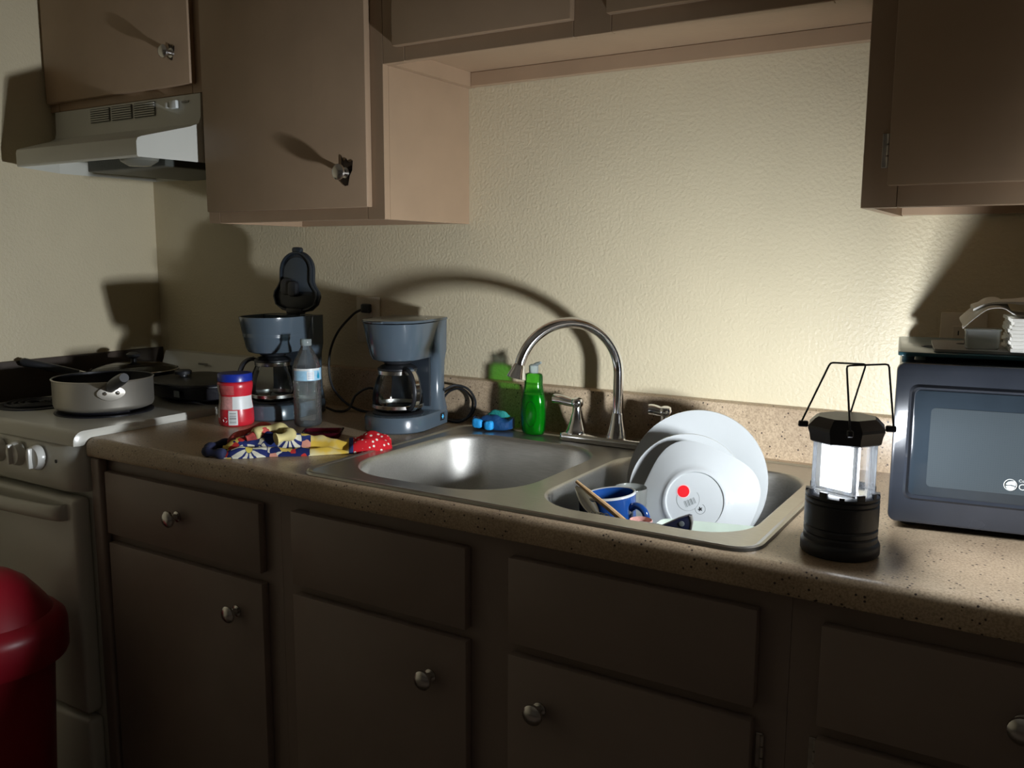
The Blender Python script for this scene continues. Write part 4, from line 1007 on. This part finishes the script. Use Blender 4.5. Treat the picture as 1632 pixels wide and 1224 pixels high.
# ------------------------------------------------------------------ microwave
MW = Matrix.Rotation(math.radians(8), 4, 'Z')
t = thing('microwave', 'black countertop microwave at the right end of the counter', 'microwave', (1.573, -.390, ZT), math.radians(8))
Z0, Z1 = .012, .247
part('case', G().box(.004, .450, .022, .325, Z0, Z1, .006), M_mwave, t)
for fx, fy_ in ((.03, .05), (.42, .05), (.03, .29), (.42, .29)): part('foot', G().lathe([(0, 0), (.012, 0), (.013, .0125), (0, .0125)], (fx, fy_, 0), 16), M_black, t)
dr = part('door', G().prism(rrect(0, .330, Z0+.001, Z1-.001, .012, 6), -.0, .0215, .003, M=Matrix(((1, 0, 0, 0), (0, 0, 1, 0), (0, 1, 0, 0), (0, 0, 0, 1)))), M_mwave, t)
def fr(x0, x1, z0, z1, wdt, r, y0, y1):
    g = G(); Mx = lambda L, y: [(x, y, z) for x, z in L]
    a = rrect(x0, x1, z0, z1, r, 6); b_ = rrect(x0+wdt, x1-wdt, z0+wdt, z1-wdt, max(.002, r-wdt*.6), 6); m_ = rrect(x0+wdt/2, x1-wdt/2, z0+wdt/2, z1-wdt/2, max(.003, r-wdt*.3), 6)
    g.loft([Mx(a, y1), Mx(m_, y0), Mx(b_, y1)], False, False); return g
part('window_surround', fr(.018, .312, .048, .216, .007, .012, -.004, -.0003), M_mwave, dr, sharp=20)
gl_ = part('door_glass', G().prism(rrect(.026, .304, .056, .208, .008, 5), 0, .0012, .0004, M=Matrix(((1, 0, 0, 0), (0, 0, 1, -.0014), (0, 1, 0, 0), (0, 0, 0, 1)))), pm('door_glass_tint', (.03, .042, .055), .12, coat=.5), dr)
part('window_mesh', G().prism(rrect(.048, .285, .070, .184, .006, 5), 0, .0006, M=Matrix(((1, 0, 0, 0), (0, 0, 1, -.0020), (0, 1, 0, 0), (0, 0, 0, 1)))), M_mesh, dr)
part('control_panel', G().box(.333, .450, .001, .0215, Z0+.001, Z1-.001, .003), M_mwave, t)
part('latch_button', G().box(.35, .43, -.002, .001, .025, .05, .002), M_black, t)
# logo: round emblem and lettering that runs out of the picture
LM = Matrix(((1, 0, 0, 0), (0, 0, 1, -.0022), (0, 1, 0, 0), (0, 0, 0, 1)))
LMt = lambda x, z: Matrix(((1, 0, 0, x), (0, 0, -1, -.0024), (0, 1, 0, z), (0, 0, 0, 1)))
em = part('emblem', G().tube([(.1535+.0078*math.cos(a), -.0024, .0835+.0078*math.sin(a)) for a in [2*PI*k/28 for k in range(28)]], .0006, 4, closed=True), M_whitel, dr)
g = G().prism([(.1535+x, .0835+y) for x, y in ((-.0060, .0005), (-.0035, .004), (.0005, .0055), (.005, .0055), (.0065, .001), (.006, -.001), (.001, .0003), (-.004, -.0004))], -.0004, .0, M=LM)
g.prism([(.1535+x, .0835+y) for x, y in ((-.0060, -.0018), (-.0005, -.0010), (.0058, -.0022), (.0040, -.0060), (.0, -.0072), (-.0040, -.0060))], -.0004, .0, M=LM)
part('emblem_fill', g, M_whitel, em)
text('lettering', 'Commercial', .0055, M_whitel, dr, LMt(.163, .0885))
text('lettering', 'CHEF', .0125, M_whitel, dr, LMt(.163, .0775))
ZM = ZT+Z1
# things on the microwave
t = thing('glass_board', 'dark teal glass cutting board lying on top of the microwave', 'cutting board', (1.573, -.39, ZM+.0065), math.radians(8))
g = G().prism(rrect(-.0, .40, .02, .30, .008, 5), 0, .006, .0015)
part('board', g, M_teal, t)
part('board_hole_rim', G().lathe([(.010, .0062), (.013, .0062), (.013, .0070), (.010, .0070), (.010, .0062)], (.045, .12, 0), 24), M_navy, t)
for fx, fy_ in ((.03, .04), (.37, .04), (.03, .28), (.37, .28)): part('rubber_foot', G().lathe([(0, -.0062), (.008, -.0062), (.007, 0), (0, 0)], (fx, fy_, 0), 14), M_cap, t)
t = thing('grey_board', 'thin pale grey board with an oval slot, on the teal glass board', 'cutting board', (1.60, -.385, ZM+.013), math.radians(8))
g = G(); g.plate_with_holes(rrect(.02, .36, .03, .19, .008, 5), [[(.063+.010*math.cos(2*PI*k/20), .135+.014*math.sin(2*PI*k/20)) for k in range(20)]], .0045, .0042)
part('board', g, M_grey, t)
t = thing('plastic_container', 'frosted clear plastic box on the grey board', 'container', (1.655, -.30, ZM+.018), math.radians(8))
g = G(); g.loft([[(x, y, z) for x, y in rrect(-a, a, -a*.9, a*.9, .005, 4)] for a, z in ((.020, 0), (.0215, .002), (.0225, .026), (.0235, .0265), (.0235, .0285), (.021, .029))])
part('box', g, M_cont, t, True) if False else part('box', g, M_cont, t)
t.location = (1.672, -.310, ZM+.018)
t = thing('paper_napkins', 'stack of folded white paper napkins with ruffled edges beside the plastic box', 'napkins', (1.705, -.31, ZM+.018), math.radians(8))
for k in range(9):
    e = .0015*math.sin(k*2.1); pts = []
    y0, y1 = -.04, .07
    P = [(.0+e+.0012*math.sin(j*1.7+k), y0+(y1-y0)*j/14) for j in range(15)] + [(.14, y1), (.14, y0)]
    part('napkin', G().prism(P, k*.0052, k*.0052+.0051, .0004, seg=1), M_paper, t)
# a sheet pulled from the pack draped over box
g = G(); loops = []
prof_s = spline([(-.064, .030), (-.05, .042), (-.034, .058), (-.015, .062), (.0, .055), (.010, .050), (.05, .0505), (.14, .058)], 5)
prof_s = spline([(-.060, 0, .030), (-.046, 0, .045), (-.030, 0, .058), (-.012, 0, .0605), (.002, 0, .052), (.012, 0, .0485), (.06, 0, .0485), (.13, 0, .049)], 5)
for k in range(9):
    y = -.030+.10*k/8; L = []
    for p in prof_s: L.append(Vector((p.x+.003*noise.noise(Vector((p.x*20, y*30, 0))), y, p.z+(.010*k/8 if p.x < .0 else .002*k/8)+.003*noise.noise(Vector((p.x*30, y*30, 3))))))
    loops.append(L+[q+Vector((0, 0, .0007)) for q in reversed(L)])
g.loft(loops); part('loose_napkin', g, M_paper, t, sharp=70, label='loose top napkin arching over the box')

g = G(); loops = []
prof_s = spline([(-.046, 0, .058), (-.030, 0, .065), (-.010, 0, .067), (.015, 0, .071), (.06, 0, .076), (.13, 0, .078)], 5)
for k in range(8):
    y = -.010+.08*k/7; L = []
    for p in prof_s: L.append(Vector((p.x+.004*noise.noise(Vector((p.x*20, y*30, 7))), y, p.z+.004*noise.noise(Vector((p.x*30, y*30, 9))))))
    loops.append(L+[q-Vector((0, 0, .0030+.012*max(0, q.x/.13))) for q in reversed(L)])
g.loft(loops); part('crumpled_napkin', g, M_paper, t, sharp=70)

# ------------------------------------------------------------------ red bin
c = (-.060, -.845, 0.0005)
t = thing('trash_bin', 'red plastic swing-top trash bin in front of the stove', 'trash bin', c)
part('bin_body', G().lathe([(0, 0), (.098, 0), (.102, .004), (.124, .46), (.130, .495), (.130, .500), (.127, .500), (.122, .46), (.098, .01), (0, .006)], c, 48), M_bin, t, True)
part('collar', G().lathe([(.132, .480), (.150, .484), (.153, .492), (.153, .545), (.150, .558), (.137, .572), (.126, .577)], c, 48), M_bin, t, True)
part('dome', G().lathe([(.127, .5765), (.118, .592), (.104, .612), (.082, .640), (.055, .660), (.025, .669), (0, .670)], c, 48), M_bin, t, True)
aa = math.atan2(-1.746+.97, 1.761-.232)
def flap(off):
    L = []
    for i in range(13):
        v = -1+2*i/12; row = []
        for j in range(13):
            f = j/12; a = aa-1.2+v*.62*(1-.25*f**3); rr = .128-.100*f; f_ = f
            zz = .579+(.668-.579)*math.sin(f*PI/2)**.95
            row.append((c[0]+(rr+off)*math.cos(a), c[1]+(rr+off)*math.sin(a), zz+off))
        L.append(row)
    return L
g = G(); g.loft(flap(.0035), False, False, closed=False); part('swing_flap', g, M_bin, t, True)

# ------------------------------------------------------------------ groups of repeated things
for stem_, grp in (('wall_cabinet', 'taupe wall cabinets along the back wall'), ('base_cabinet', 'base cabinets under the counter'), ('coffee_maker', 'grey coffee makers on the counter'), ('wall_outlet', 'ivory wall outlets on the back wall'), ('power_cord', 'black power cords of the coffee makers')):
    for o in sc.objects:
        if o.parent is None and o.name.split('.')[0] == stem_: o['group'] = grp
for nm in ('large_plate', 'salad_plate', 'stickered_plate'): sc.objects[nm]['group'] = 'white plates leaning in the sink'
